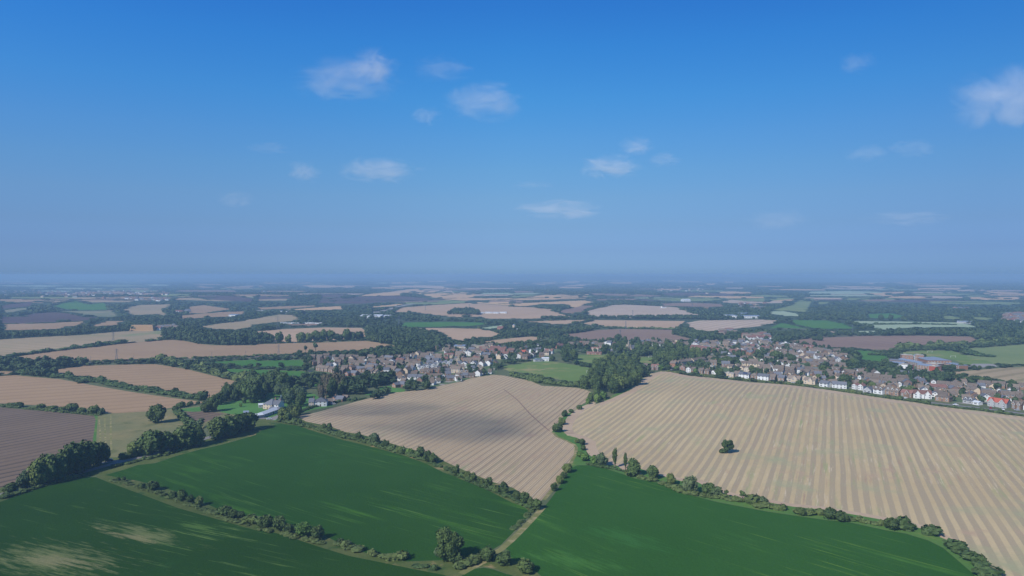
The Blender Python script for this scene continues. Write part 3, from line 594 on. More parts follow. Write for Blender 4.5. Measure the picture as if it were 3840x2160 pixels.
def row(tagz, items, where, group, start=0):
    for i, it in enumerate(items):
        bx, by, wpx, hpx, shape, mat = it
        kind = shape.rstrip('0123456789')
        nm = {'bush': 'bush', 'poplar': 'columnar poplar', 'sparse': 'thin-crowned tree', 'conifer': 'conifer'}.get(kind, 'round-crowned tree' if kind == 'broad' else 'tree')
        px_tree(tagz, bx, by, wpx, hpx, shape, mat, f"{COLW[mat]} {nm}, {ORD[start + i]} {where}", group=group)
# ---- hedgerow between green crop and fine stubble
row('B1', [(540, 297, 52, 62, 'broad', 'dark'), (585, 297, 56, 66, 'broad', 'mid'), (690, 335, 60, 42, 'bush', 'mid'), (820, 380, 66, 78, 'broad', 'dark'), (938, 400, 92, 84, 'broad', 'grey'),
           (1030, 436, 72, 72, 'broad', 'dark'), (1145, 474, 64, 58, 'broad', 'mid'), (1225, 488, 74, 54, 'bush', 'light'), (1310, 505, 76, 84, 'broad', 'dark'), (1370, 538, 62, 92, 'broad', 'dark'),
           (1415, 550, 78, 78, 'broad', 'mid'), (1600, 650, 76, 86, 'broad', 'dark'), (1690, 684, 62, 70, 'broad', 'mid'), (1732, 706, 72, 76, 'broad', 'dark'), (1772, 722, 44, 52, 'bush', 'dark'),
           (1805, 738, 48, 62, 'broad', 'dark'), (1858, 760, 78, 96, 'tall', 'dark'), (1920, 788, 60, 60, 'bush', 'mid'), (1985, 804, 80, 104, 'tall', 'dark')],
    'from the manor in the crop and stubble hedge', 'trees in the hedge between crop and stubble')
row('B2', [(35, 848, 62, 74, 'broad', 'dark'), (100, 884, 82, 104, 'broad', 'mid'), (152, 900, 66, 78, 'broad', 'dark'), (200, 922, 84, 84, 'broad', 'mid')],
    'from the manor in the crop and stubble hedge', 'trees in the hedge between crop and stubble', 19)
row('B2', [(585, 534, 84, 66, 'bush', 'light'), (668, 564, 78, 74, 'bush', 'light'), (722, 576, 96, 104, 'broad', 'grey'), (825, 586, 50, 152, 'poplar0', 'dark'), (908, 608, 37, 138, 'poplar0', 'dark'),
           (980, 655, 118, 138, 'tall', 'mid'), (1130, 680, 100, 102, 'broad', 'mid'), (1278, 728, 92, 90, 'broad', 'mid'), (1432, 796, 142, 132, 'broad', 'grey'), (1580, 814, 112, 102, 'broad', 'mid'),
           (1645, 818, 90, 78, 'bush', 'grey'), (1715, 824, 44, 62, 'sparse', 'mid'), (1850, 856, 70, 78, 'sparse', 'mid'), (2012, 884, 80, 64, 'bush', 'grey')],
    'from the left below the big striped field', 'trees in the hedge below the striped field')
row('B3', [(272, 968, 90, 60, 'bush', 'dark'), (515, 1004, 112, 92, 'bush', 'dark'), (604, 1020, 108, 80, 'bush', 'dark'), (1005, 1086, 122, 92, 'bush', 'dark')],
    'from the left below the big striped field', 'trees in the hedge below the striped field', 14)
row('B2', [(338, 774, 64, 70, 'broad', 'dark'), (382, 714, 72, 62, 'bush', 'mid'), (412, 672, 60, 52, 'bush', 'dark'), (442, 626, 76, 74, 'broad', 'mid')],
    'up the path edging the right-hand crop', 'trees up the crop edge path')
row('B2', [(362, 304, 84, 72, 'bush', 'dark'), (395, 244, 64, 62, 'broad', 'mid'), (420, 176, 54, 52, 'bush', 'dark'), (474, 146, 46, 30, 'bush', 'mid'), (540, 120, 52, 36, 'bush', 'mid'), (522, 388, 44, 36, 'bush', 'mid'), (562, 405, 58, 52, 'broad', 'dark'), (570, 446, 54, 40, 'bush', 'mid'), (548, 500, 70, 44, 'bush', 'light')],
    'down the green strip between the stubble fields', 'bushes in the strip between the stubble fields')
px_tree('B2', 1728, 474, 98, 108, 'oak0', 'dark', 'lone dark oak standing out in the striped stubble field', group=None)
for q, lb in (((1690, 470, 60, 40), 'low scrub at the left foot of the lone field oak'),):
    px_tree('B2', *q, 'bush', 'dark', lb)
# ---- scrubby strip, lower left
row('B0', [(940, 696, 38, 36, 'bush', 'dark'), (987, 692, 34, 38, 'bush', 'dark'), (1122, 754, 62, 46, 'bush', 'mid'), (1208, 776, 106, 78, 'bush', 'dark'), (1370, 838, 84, 62, 'bush', 'mid'), (1450, 864, 92, 98, 'broad', 'mid'), (1512, 870, 64, 68, 'broad', 'dark'),
           (1580, 894, 80, 74, 'broad', 'mid'), (1782, 976, 136, 76, 'bush', 'mid'), (1852, 994, 94, 66, 'bush', 'dark'), (1916, 990, 62, 56, 'bush', 'dark'), (1992, 1036, 134, 62, 'bush', 'mid')],
    'from the lane on the lower scrubby strip', 'bushes on the strip between the lower green fields')
row('B1', [(60, 1064, 134, 88, 'bush', 'mid'), (172, 1094, 114, 112, 'broad', 'mid'), (256, 1114, 84, 70, 'bush', 'dark'), (362, 1146, 144, 108, 'broad', 'light'), (482, 1170, 104, 114, 'broad', 'mid'), (666, 1206, 64, 58, 'bush', 'dark')],
    'from the lane on the lower scrubby strip', 'bushes on the strip between the lower green fields', 12)
px_tree('B1', 1535, 1352, 222, 256, 'big0', 'mid', 'largest foreground tree, tall green crown on a pale trunk, casting a dark shadow')
row('B1', [(1468, 1296, 96, 74, 'bush', 'grey'), (1600, 1352, 120, 90, 'bush', 'dark'), (1850, 1340, 138, 112, 'broad', 'mid'), (1990, 1376, 144, 112, 'broad', 'mid')], 'round the largest foreground tree', 'trees at the foreground track corner')
row('B2', [(112, 1436, 146, 108, 'bush', 'mid')], 'round the largest foreground tree', 'trees at the foreground track corner', 4)
# ---- big roadside trees, left
row('B0', [(60, 790, 116, 78, 'bush', 'dark'), (172, 750, 116, 130, 'broad', 'grey'), (275, 740, 150, 210, 'broad', 'mid'), (345, 722, 160, 230, 'broad', 'mid'), (430, 700, 170, 215, 'broad', 'mid'), (500, 668, 150, 225, 'broad', 'dark'), (580, 640, 190, 240, 'broad', 'dark'), (665, 606, 190, 232, 'broad', 'mid'), (765, 575, 160, 185, 'broad', 'dark')],
    'from the left in the roadside clump', 'big roadside trees left of the lane bend')
row('B0', [(985, 518, 100, 52, 'bush', 'dark'), (1062, 500, 150, 120, 'broad', 'mid'), (1180, 490, 190, 200, 'broad', 'mid'), (1290, 466, 160, 165, 'broad', 'mid'), (1380, 448, 120, 110, 'bush', 'dark'), (1440, 440, 170, 180, 'broad', 'mid'), (1535, 415, 150, 165, 'broad', 'mid'),
           (1720, 365, 160, 170, 'broad', 'dark'), (1815, 345, 180, 175, 'broad', 'mid'), (1900, 310, 140, 150, 'broad', 'dark'), (1975, 290, 150, 140, 'broad', 'dark')],
    'from the lane junction towards the manor', 'roadside trees between the lane junction and the manor')
px_tree('B0', 1235, 232, 132, 152, 'broad1', 'dark', 'dense dark tree standing alone in the dry meadow')
row('B0', [(1395, 140, 60, 50, 'bush', 'dark'), (1435, 105, 80, 46, 'bush', 'mid'), (1512, 88, 54, 34, 'bush', 'dark'), (1578, 78, 34, 26, 'bush', 'dark'), (1445, 200, 70, 55, 'bush', 'mid'), (1500, 245, 80, 62, 'bush', 'mid'), (1590, 270, 110, 70, 'sparse', 'grey')],
    'round the edge of the dry meadow', 'bushes round the dry meadow')
row('B0', [(1640, 145, 90, 90, 'broad', 'dark'), (1690, 140, 90, 130, 'broad', 'dark'), (1950, 70, 34, 46, 'broad', 'mid'), (1920, 100, 26, 34, 'broad', 'light')], 'on or beside the manor lawn', 'trees on the manor lawn')
row('B0', [(70, 96, 110, 26, 'bush', 'mid'), (140, 104, 70, 42, 'bush', 'dark'), (312, 118, 74, 42, 'bush', 'mid'), (400, 126, 90, 36, 'bush', 'mid'), (490, 136, 80, 38, 'bush', 'mid'), (560, 140, 92, 70, 'bush', 'dark'), (640, 150, 80, 44, 'bush', 'mid'), (735, 160, 110, 68, 'bush', 'mid'), (800, 158, 60, 50, 'bush', 'grey')],
    'from the left above the tilled field', 'bushes in the hedge above the tilled field')
# ---- manor and central trees by area
def poisson(P, n, dmin, avoid=(), tries=60):
    P = np.array(P); out = []
    lo, hi = P.min(0), P.max(0)
    for _ in range(n * tries):
        if len(out) >= n: break
        p = lo + rng.random(2) * (hi - lo)
        if not inside(P, p[None])[0]: continue
        if any((p[0] - q[0]) ** 2 + (p[1] - q[1]) ** 2 < dmin ** 2 for q in out): continue
        if any((p[0] - q[0]) ** 2 + (p[1] - q[1]) ** 2 < (q[2] * .5 + dmin * .45) ** 2 for q in avoid): continue
        out.append((float(p[0]), float(p[1])))
    return out
def grove(s, n, dmin, h, label, group, mats=('dark', 'dark', 'mid'), shape='broad', wr=.85):
    for x, y in poisson(G(s), n, dmin, TREEPOS):
        hh = h * rng.uniform(.9, 1.3)
        tree(x, y, hh * wr * rng.uniform(.9, 1.2), hh, shape, mats[int(rng.integers(len(mats)))], label, group=group)
grove("A2 700,1265 860,1070 1000,1005 1250,1035 1350,1105 1300,1185 1240,1250 1100,1320 980,1370 850,1350 790,1330", 62, 8.2, 14, 'dark dense woodland tree in the copse between the cricket field and the striped field', 'trees of the central copse')
grove("A2 820,1345 960,1365 900,1410 800,1435 745,1440 780,1395", 10, 6.5, 7, 'low tree in the tail of the copse running down to the striped field', 'low trees at the copse tail', ('dark', 'mid', 'light'))
grove("N 540,420 700,360 820,300 940,300 960,380 780,430 600,470", 12, 8.5, 12, 'very dark tree in the tight belt left of the manor lawn', 'dark belt left of the manor lawn', ('dark',))
grove("N 950,300 1100,240 1380,260 1480,320 1380,320 1200,310 1180,420 1060,450 960,430", 15, 11, 17, 'tall dark parkland tree behind the white manor house', 'parkland trees behind the manor', ('dark', 'dark', 'mid'))
grove("N 1360,330 1640,340 1690,440 1660,520 1440,530 1400,450", 10, 8.5, 11, 'garden tree between the manor and the white villa', 'garden trees between manor and villa', ('dark', 'mid', 'grey'))
px_tree('N', 1395, 450, 110, 100, 'conifer0', 'blue', 'spreading blue-grey cedar right behind the manor house', name='cedar_tree')
px_tree('N', 1590, 430, 90, 70, 'broad2', 'copper', 'reddish copper-leaved tree between the manor and the villa')
grove("N 1380,680 1430,590 1540,540 1660,560 1600,640 1500,690", 11, 7, 8.5, 'thick tree at the manor corner of the stubble field', 'trees at the manor corner of the stubble', ('dark', 'mid', 'mid'))
grove("N 1880,330 1960,270 2120,260 2260,290 2240,350 2060,370 1900,400", 14, 7.5, 16, 'bare-stemmed bronze pine in the stand above the brick bungalow', 'pines above the brick bungalow', ('pine', 'pine', 'dark'), 'tall', .5)
px_tree('A1', 225, 822, 84, 112, 'broad1', 'mid', 'left of the two lone trees at the end of the plantation row')
px_tree('A1', 325, 822, 74, 86, 'broad2', 'mid', 'right of the two lone trees at the end of the plantation row')
row('A1', [(445, 815, 110, 96, 'broad', 'mid'), (525, 812, 104, 90, 'broad', 'mid'), (595, 808, 112, 112, 'broad', 'mid'), (665, 806, 116, 116, 'broad', 'mid'), (740, 802, 108, 110, 'broad', 'mid'), (825, 800, 110, 70, 'broad', 'dark'), (905, 798, 104, 114, 'broad', 'mid'), (960, 796, 80, 84, 'broad', 'dark'), (1030, 792, 110, 84, 'broad', 'dark')],
    'from the left between the two tan fields', 'tree row between the tan fields')
row('A1', [(495, 920, 56, 70, 'sparse', 'grey'), (595, 920, 66, 95, 'sparse', 'grey'), (432, 925, 56, 34, 'bush', 'dark'), (545, 925, 50, 40, 'bush', 'dark')], 'by the railway in front of the long tan field', 'trees by the railway')
row('A2', [(1070, 800, 80, 70, 'broad', 'dark'), (1140, 800, 46, 46, 'broad', 'dark')], 'standing high in front of the brown field behind the village', 'trees before the brown field')
row('A3', [(1648, 850, 78, 48, 'broad', 'dark'), (525, 800, 78, 44, 'broad', 'dark'), (470, 795, 60, 40, 'broad', 'dark'), (375, 838, 50, 34, 'broad', 'mid'), (1150, 598, 70, 60, 'broad', 'dark'), (1242, 600, 54, 64, 'broad', 'dark'), (1368, 600, 48, 50, 'broad', 'dark'), (892, 655, 76, 46, 'broad', 'dark'), (963, 694, 66, 42, 'broad', 'dark'), (1047, 684, 60, 52, 'broad', 'dark'), (1565, 978, 66, 50, 'broad', 'dark')],
    'of the field trees beyond the right village', 'separate trees beyond the right village')
row('A3', [(1815, 1108, 110, 62, 'broad', 'dark'), (1870, 1095, 60, 60, 'broad', 'dark'), (1953, 1090, 60, 66, 'broad', 'dark'), (2083, 1088, 56, 46, 'broad', 'dark'), (2135, 1084, 44, 34, 'broad', 'dark')], 'along the field edge right of the school', 'trees right of the school')
row('A3', [(1955, 1205, 100, 70, 'broad', 'dark'), (2010, 1210, 70, 50, 'broad', 'mid'), (2080, 1218, 100, 66, 'broad', 'dark'), (2150, 1222, 90, 56, 'broad', 'mid'), (2225, 1226, 100, 66, 'broad', 'dark'), (2365, 1244, 50, 46, 'conifer0', 'dark'), (2470, 1256, 90, 66, 'broad', 'mid')],
    'in the line above the right-hand houses', 'tree line behind the right-hand houses')
row('A3', [(100, 1000, 150, 100, 'broad', 'dark'), (250, 1030, 92, 88, 'broad', 'dark'), (252, 1078, 56, 56, 'broad', 'dark'), (422, 1102, 64, 52, 'broad', 'dark'), (575, 1128, 112, 86, 'broad', 'dark'), (322, 1250, 74, 56, 'broad', 'mid'), (650, 1212, 90, 56, 'broad', 'dark'), (790, 1250, 112, 110, 'broad', 'dark'), (965, 1278, 92, 84, 'broad', 'mid'), (1062, 1280, 86, 66, 'broad', 'mid'), (520, 1205, 90, 66, 'sparse', 'mid'), (880, 1050, 104, 76, 'broad', 'mid'), (1450, 1330, 100, 76, 'broad', 'mid'), (2165, 1315, 76, 44, 'broad', 'copper'), (2245, 1320, 84, 52, 'broad', 'light')],
    'of the garden trees in the right village', 'garden trees of the right village')
row('A2', [(1660, 1100, 54, 48, 'broad', 'light'), (1850, 1135, 54, 58, 'broad', 'light'), (2095, 1165, 100, 84, 'broad', 'dark'), (2275, 1110, 66, 46, 'broad', 'dark'), (2430, 1125, 76, 70, 'broad', 'dark'), (1500, 1095, 96, 54, 'broad', 'light'), (2040, 925, 52, 52, 'broad', 'dark'), (2170, 1050, 200, 90, 'broad', 'dark'), (2060, 1040, 120, 80, 'broad', 'dark'), (2245, 1045, 110, 80, 'broad', 'dark')],
    'of the garden trees near the road bend', 'garden trees at the road bend')
grove("A2 1210,955 1300,900 1450,880 1700,890 1880,930 1960,975 1900,1010 1700,1035 1560,1055 1450,1050 1430,1000 1420,955", 34, 13, 14, 'big dark tree in the wooded middle of the village, right of the church', 'trees in the wooded middle of the village', ('dark', 'dark', 'mid'))
grove("A2 870,925 1040,945 1180,930 1190,880 1140,850 1060,860 1000,930", 6, 12, 13, 'dark tree just left of the church spire', 'trees left of the church', ('dark',))
grove("A2 500,1000 540,920 620,940 640,1000 660,1045 590,1040 520,1035", 8, 11, 13, 'dark tree beside the cricket pavilion', 'trees beside the pavilion', ('dark',))
grove("A1 490,965 560,985 560,1120 500,1115", 6, 10, 9, 'dark tree closing the left end of the left-hand estate', 'trees at the left end of the estate', ('dark',))
# ------------------------------------------------------------------ hedges: each one a thing
def clump(r, n, size):
    q = [bumpy(CS2, r, .3) * .46 + [0, 0, .42]]
    d = unit(n, r); d[:, 2] = np.abs(d[:, 2]) * .9 + d[:, 2] * .1
    nn = d + unit(n, r) * .7; nn /= np.linalg.norm(nn, axis=1, keepdims=True)
    q.append(leaves(d * np.array([.48, .48, .5]) * r.uniform(.85, 1.15, (n, 1)) + [0, 0, .45], nn, size, r)); return np.concatenate(q)
CL = [clump(np.random.default_rng(300 + i), 46, .13) for i in range(8)]
CLF = [clump(np.random.default_rng(400 + i), 12, .2) for i in range(8)]
def hedge(s, h, wd, label, step=None, gap=0, far=False, name='hedge', mat='hedge', kind=None):
    pts = [np.array(p) for p in G(s)]; Q = []
    st = step or wd * .6
    for a, b in zip(pts[:-1], pts[1:]):
        L = np.hypot(*(b - a)); n = max(1, int(L / st))
        for i in range(n):
            if rng.random() < gap: continue
            p = a + (b - a) * (i + rng.random() * .8) / n + rng.normal(size=2) * wd * .12
            k = h * (rng.uniform(.6, 1.2) if rng.random() < .85 else rng.uniform(1.2, 1.9)); ww = wd * rng.uniform(.8, 1.5)
            c = (CLF if far else CL)[int(rng.integers(8))]; an = rng.uniform(0, 6.28); ca, sa = math.cos(an), math.sin(an)
            q = c * np.array([ww, ww, k]); q = np.stack([q[..., 0] * ca - q[..., 1] * sa + p[0], q[..., 0] * sa + q[..., 1] * ca + p[1], q[..., 2] + hz(*p) - .15], -1); Q.append(q)
    if not Q: return
    Q = np.concatenate(Q); o3 = np.array([pts[0][0], pts[0][1], hz(*pts[0])])
    o = link(name, quad_mesh(name, Q - o3, LM[mat])); o.location = o3; tag(o, label, 'hedge', kind=kind); return o
hedge("B1 190,218 350,243 500,285 640,325 850,378 1000,422 1200,480 1360,535", 3.0, 4.2, 'long uneven hedge between the green crop and the fine striped stubble, upper half')
hedge("B1 1400,548 1480,580 1570,620 1700,690 1900,770 2046,830 B2 60,868 120,895 200,915", 1.8, 3.4, 'lower thinner half of the hedge running down to the stubble corner', gap=.25)
hedge("B2 930,640 1040,668 1230,722 1340,772 1500,815 1700,832 1860,858", 2.2, 4, 'low hedge under the trees below the striped field, near the two poplars', gap=.1)
hedge("B2 1700,830 1860,862 2046,908 B3 100,925 250,950 450,965 660,1000", 3.0, 5, 'dark leafy hedge along the middle of the striped field lower edge')
hedge("B3 660,1000 800,1030 950,1050", 2.0, 3.0, 'low thin hedge stretch just left of the big bush at the stubble edge', gap=.1)
hedge("B3 1020,1050 1200,1090 1300,1125 1390,1165", 4.2, 6.5, 'tall dark hedge ending at the gateway in the lower right')
hedge("B3 1470,1200 1560,1285 1620,1330 1690,1395 1760,1450 1860,1540", 4.0, 6.5, 'dark hedge beyond the gateway running out of the bottom right corner')
hedge("A2 1560,1105 1700,1130 1950,1158 2200,1185 2576,1222", 2.0, 4, 'roadside hedge between the striped field and the village houses, left part')
hedge("A3 0,1222 200,1238 400,1262 600,1288 800,1315 1000,1346", 2.2, 4, 'roadside hedge between the striped field and the white houses, middle part')
hedge("A3 1000,1350 1200,1376 1500,1416 1650,1444 B3 1500,107 1700,126 1900,155 2100,178", 2.2, 4, 'roadside hedge between the striped field and the houses, right-hand end')
hedge("B0 0,835 120,800 240,765", 2.6, 4, 'dark clipped hedge on the near side of the lane at the left edge')
hedge("B0 250,764 400,715 560,675 700,640", 1.6, 3, 'low hedge under the big roadside trees on the crop side', gap=.2)
hedge("B0 880,585 1000,560 1150,520 1300,490 1450,445 1600,410", 1.8, 3, 'low scrubby hedge between the lane and the green crop right of the junction', gap=.2)
hedge("B1 640,1195 740,1225 830,1256", 2.2, 4, 'dark bramble hedge on the strip left of the largest tree')
hedge("B1 870,1275 980,1295 1080,1310 1180,1325", 2.4, 4.5, 'low dark thicket left of the largest foreground tree')
hedge("B1 1580,1405 1660,1375 1740,1330 1800,1290", 2.4, 4.5, 'bramble bank between the largest tree and the farm track')
hedge("B1 1250,1365 1350,1385 1450,1410", 1.2, 3, 'low brown-green scrub along the strip below the largest tree')
hedge("B2 0,1085 60,1030 130,955 210,885", 1.1, 2.4, 'thin broken hedge line beside the farm track', gap=.35)
hedge("B0 1410,130 1440,165 1480,215 1530,262", 3.5, 5, 'thick hedge across the dry meadow')
hedge("B1 180,160 330,150 400,120 480,95 600,70 715,48 A1 950,1410 1100,1380", 1.8, 3, 'long clipped garden hedge above the stubble in front of the villa')
hedge("A0 200,1132 450,1155 700,1178 900,1202 1100,1240 1300,1285 1500,1310 1700,1345 1900,1375 2080,1402", 5, 9, 'long tree-like hedge between the two near tan fields', step=4.5)
hedge("A0 1620,1010 1700,1015 1850,1050 2000,1085 2150,1130 2300,1172 2450,1205 2576,1235 A1 30,1255", 6.5, 11, 'tall hedge belt between the upper tan field and the green pastures', step=5)
hedge("A0 -60,985 0,978 100,960 200,945", 4, 9, 'dark hedge piece at the far left in the tan fields', step=4.5, far=True)
hedge("A0 250,942 400,922 530,905", 4, 9, 'second dark hedge piece between the pale and tan fields', step=4.5, far=True)
hedge("A0 560,900 620,895 680,888", 4, 9, 'shortest dark hedge piece between the pale and tan fields', step=4.5, far=True)
hedge("A0 690,886 820,870 950,856 1100,838 1260,820", 5.5, 11, 'longest dark hedge piece between the pale and tan fields', step=5, far=True)
hedge("A0 1480,805 1540,800 1610,795", 4, 9, 'dark hedge piece near the plantation corner', step=4.5, far=True)
hedge("A0 2100,1030 2400,1062 2576,1068 A1 200,1078 480,1082", 2.6, 6, 'hedge between the two bright green pastures', step=4.5)
hedge("A2 0,1150 130,1178 270,1215 400,1240 540,1255 680,1268", 5.5, 9, 'tree-lined hedge between the cricket field and the fine stubble', step=4.2)
hedge("A2 920,665 1020,672 1143,675", 4.5, 10, 'dark hedge left of the gap above the brown field', step=5, far=True)
hedge("A2 1175,678 1350,680 1500,682 1630,685", 4.5, 10, 'dark hedge right of the gap above the brown field', step=5, far=True)
hedge("A3 930,637 1300,634 1600,634 1900,640", 3.5, 10, 'thin dark hedge splitting the pale green field', step=6, far=True)
hedge("A3 1260,912 1350,890 1500,880 1700,868 1900,855 2100,842 2300,832 2576,818 2750,812", 8, 14, 'wooded hedge belt between the brown field and the school pitches', step=6)
hedge("A3 1950,905 2050,935 2150,955 2290,965", 5, 12, 'scrubby hedge between the school pitch and the pale field', step=6)
hedge("A3 1000,940 1100,945 1210,945", 3.5, 7, 'dark hedge across the paddock left of the school', step=4)
hedge("A0 820,1012 1100,1000 1600,985 2100,968 2576,955 A1 0,948 400,938", 2.2, 6, 'low trackside hedge on the far side of the railway', gap=.35, far=True)
hedge("B0 900,690 1000,705 1150,760 1300,800 1450,860 1600,915 1800,990 2000,1050", 1.3, 3.2, 'low bramble scrub along the lane end of the lower scrubby strip', gap=.3)
hedge("B1 20,1075 200,1115 400,1160 560,1195", 1.5, 3.2, 'low bramble scrub along the middle of the lower scrubby strip', gap=.25)
hedge("B2 600,555 700,580 800,592 900,620", 1.5, 3, 'low scrub under the light green bushes and poplars', gap=.2)
hedge("B0 20,95 150,108 320,122 480,140 650,155 800,165", 2.0, 3.5, 'ragged hedge under the bushes above the tilled field', gap=.15)
# ------------------------------------------------------------------ woodland: trees past the three hundred largest, one mass
WQ = []
def mass_tree(x, y, w, h, near):
    r = rng; ca = r.uniform(0, 6.28)
    src = WT if near else CLF
    q = src[int(r.integers(len(src)))] * np.array([w, w, h]); c, s = math.cos(ca), math.sin(ca)
    WQ.append(np.stack([q[..., 0] * c - q[..., 1] * s + x, q[..., 0] * s + q[..., 1] * c + y, q[..., 2] + hz(x, y) - .3], -1))
WT = [crown(500 + i, nl=5, per=22, size=.10, lr=(.20, .28), zc=.56, rz=.42) for i in range(8)]

def scatter_mass():
    # ground outside fields, beyond 700 m
    tot = 0
    for (d0, d1, sp, hh, dens) in ((760, 1500, 9.5, 11, .9), (1500, 2500, 12, 9.5, .62), (2500, 4000, 17, 8, .5), (4000, 7000, 28, 7, .45), (7000, 12000, 60, 7, .4)):
        ys = np.arange(d0, d1, sp)
        pts = []
        for y in ys:
            xm = y * .80; xs = np.arange(-xm, xm, sp); pts.append(np.column_stack([xs, np.full(len(xs), y)]))
        pts = np.concatenate(pts) + rng.uniform(-.45, .45, (sum(map(len, pts)), 2)) * sp
        nz = .5 + .25 * (np.sin(pts[:, 0] / 170 + 1.1) * np.sin(pts[:, 1] / 230 + .4) + np.sin(pts[:, 0] / 61 + pts[:, 1] / 97) * np.sin(pts[:, 1] / 75)) + rng.uniform(-.2, .2, len(pts))
        keep = (rng.random(len(pts)) < dens) & (nz > (.30 if d0 < 2500 else .36))
        pts = pts[keep]; pts = pts[~in_field(pts)]
        ok = np.ones(len(pts), bool)
        for hx, hy, hr in HOUSEPOS:
            if d0 - 60 < hy < d1 + 60: ok &= ~((np.abs(pts[:, 0] - hx) < hr + 4) & (pts[:, 1] < hy + hr + 3) & (pts[:, 1] > hy - hr - 4 - .012 * hy))
        for t in TREEPOS:
            if d0 - 60 < t[1] < d1 + 60: ok &= ~((np.abs(pts[:, 0] - t[0]) < 4.5) & (np.abs(pts[:, 1] - t[1]) < 4.5))
        pts = pts[ok]; ks = hh * rng.uniform(.6, 1.2, len(pts)); zb = H(pts[:, 0], pts[:, 1])
        for fr in (1.0, .75, .5):     # a tree whose top would stand before a field seen in the photograph is a low one
            top = pts * ((CAMZ - zb) / np.maximum(8, CAMZ - zb - ks * fr))[:, None]
            ks = np.where(in_field(top), np.maximum(ks * (.6 if d0 < 1500 else .38), 2.2), ks)
        for (x, y), k in zip(pts, ks):
            if d0 >= 1500 and k < 4.6 and rng.random() < .8: continue
            mass_tree(x, y, sp * rng.uniform(1.0, 1.55), k, y < 1900); tot += 1
    return tot
def field_hedges():
    for nm, mt, P in FIELDS:
        if nm in ('railway', 'lane', 'motorway') or nm.startswith(('village', 'estate')): continue
        c = np.hypot(*P.mean(0))
        if c < 1450: continue
        n = len(P)
        for i in range(n):
            if rng.random() < (.35 if nm != 'distant_field' else .6): continue
            a, b = P[i], P[(i + 1) % n]; L = np.hypot(*(b - a)); sp = 8 + .0042 * c
            for t in np.arange(0, 1, sp / max(L, sp)):
                if rng.random() < .12: continue
                p = a + (b - a) * t + rng.normal(size=2) * sp * .1
                mass_tree(p[0], p[1], sp * rng.uniform(.9, 1.5), (1.8 if rng.random() < .93 else 6) * rng.uniform(.7, 1.2), False)

def tall_wood(s, h, sp):
    P = np.array(G(s)); lo, hi = P.min(0), P.max(0); n = max(1, int((hi[0] - lo[0]) * (hi[1] - lo[1]) / sp ** 2))
    pts = lo + rng.random((n, 2)) * (hi - lo); pts = pts[inside(P, pts)]
    for x, y in pts:
        k = h * rng.uniform(.8, 1.15); mass_tree(x, y, sp * rng.uniform(1.15, 1.7), k, True)
# ------------------------------------------------------------------ houses
WALL = {'brick': plain('brick_wall', C('937762'), .9, .18), 'orange': plain('orange_brick_wall', C('a67c66'), .9, .15), 'white': plain('white_render', C('e8e8e6'), .85, .06),
        'cream': plain('cream_render', C('d3bfa6'), .9, .1), 'brown': plain('brown_brick_wall', C('8b6f63'), .9, .15), 'grey': plain('grey_render', C('b4b4b4'), .9, .08), 'red': plain('red_cladding', C('b05a48'), .8, .1)}
ROOF = {'brown': plain('brown_roof_tiles', C('7d7064'), .85, .22), 'slate': plain('grey_slate', C('74767c'), .7, .15), 'red': plain('red_roof_tiles', C('8b665c'), .85, .2),
        'orange': plain('orange_red_tiles', C('b8624f'), .85, .12), 'tan': plain('tan_roof_tiles', C('8d7f70'), .85, .18), 'flat': plain('pale_flat_roof', C('b9b2a6'), .8, .1),
        'metal': plain('blue_grey_metal_roof', C('8f9bab'), .5, .06), 'white': plain('white_sheet_roof', C('dfe3e6'), .5, .05)}
FRAME = plain('white_frame', C('eceae6'), .6); GLASS = plain('window_glass', (.03, .04, .05, 1), .15, spec=.5); DOORM = plain('painted_door', C('6b5a58'), .6, .3)
SOLAR = plain('solar_panel', (.02, .035, .09, 1), .2, spec=.5)
WNAME = {'brick': 'red-brown brick', 'orange': 'orange brick', 'white': 'white rendered', 'cream': 'cream', 'brown': 'brown brick', 'grey': 'grey rendered', 'red': 'red'}
RNAME = {'brown': 'brown-tiled', 'slate': 'grey slate', 'red': 'dull red', 'orange': 'bright orange-red', 'tan': 'tan-tiled', 'flat': 'pale flat', 'metal': 'blue-grey metal', 'white': 'white sheet'}
HM = {}
def cached(key, fn):
    if key not in HM: HM[key] = fn()
    return HM[key]
def gable_body(b, L, W, he, rh, m=0, axis='x', x0=0, y0=0):
    """walls with gable ends, ridge along axis, centred on (x0, y0)"""
    hx, hy = L / 2, W / 2
    b.box(x0 - hx, x0 + hx, y0 - hy, y0 + hy, -1.2, he, m)
    if rh > 0:
        if axis == 'x':
            for s in (-1, 1):
                t = [(x0 + s * hx, y0 - hy, he), (x0 + s * hx, y0 + hy, he), (x0 + s * hx, y0, he + rh)]; b.face(t if s > 0 else t[::-1], m)
        else:
            for s in (-1, 1):
                t = [(x0 + hx, y0 + s * hy, he), (x0 - hx, y0 + s * hy, he), (x0, y0 + s * hy, he + rh)]; b.face(t if s > 0 else t[::-1], m)
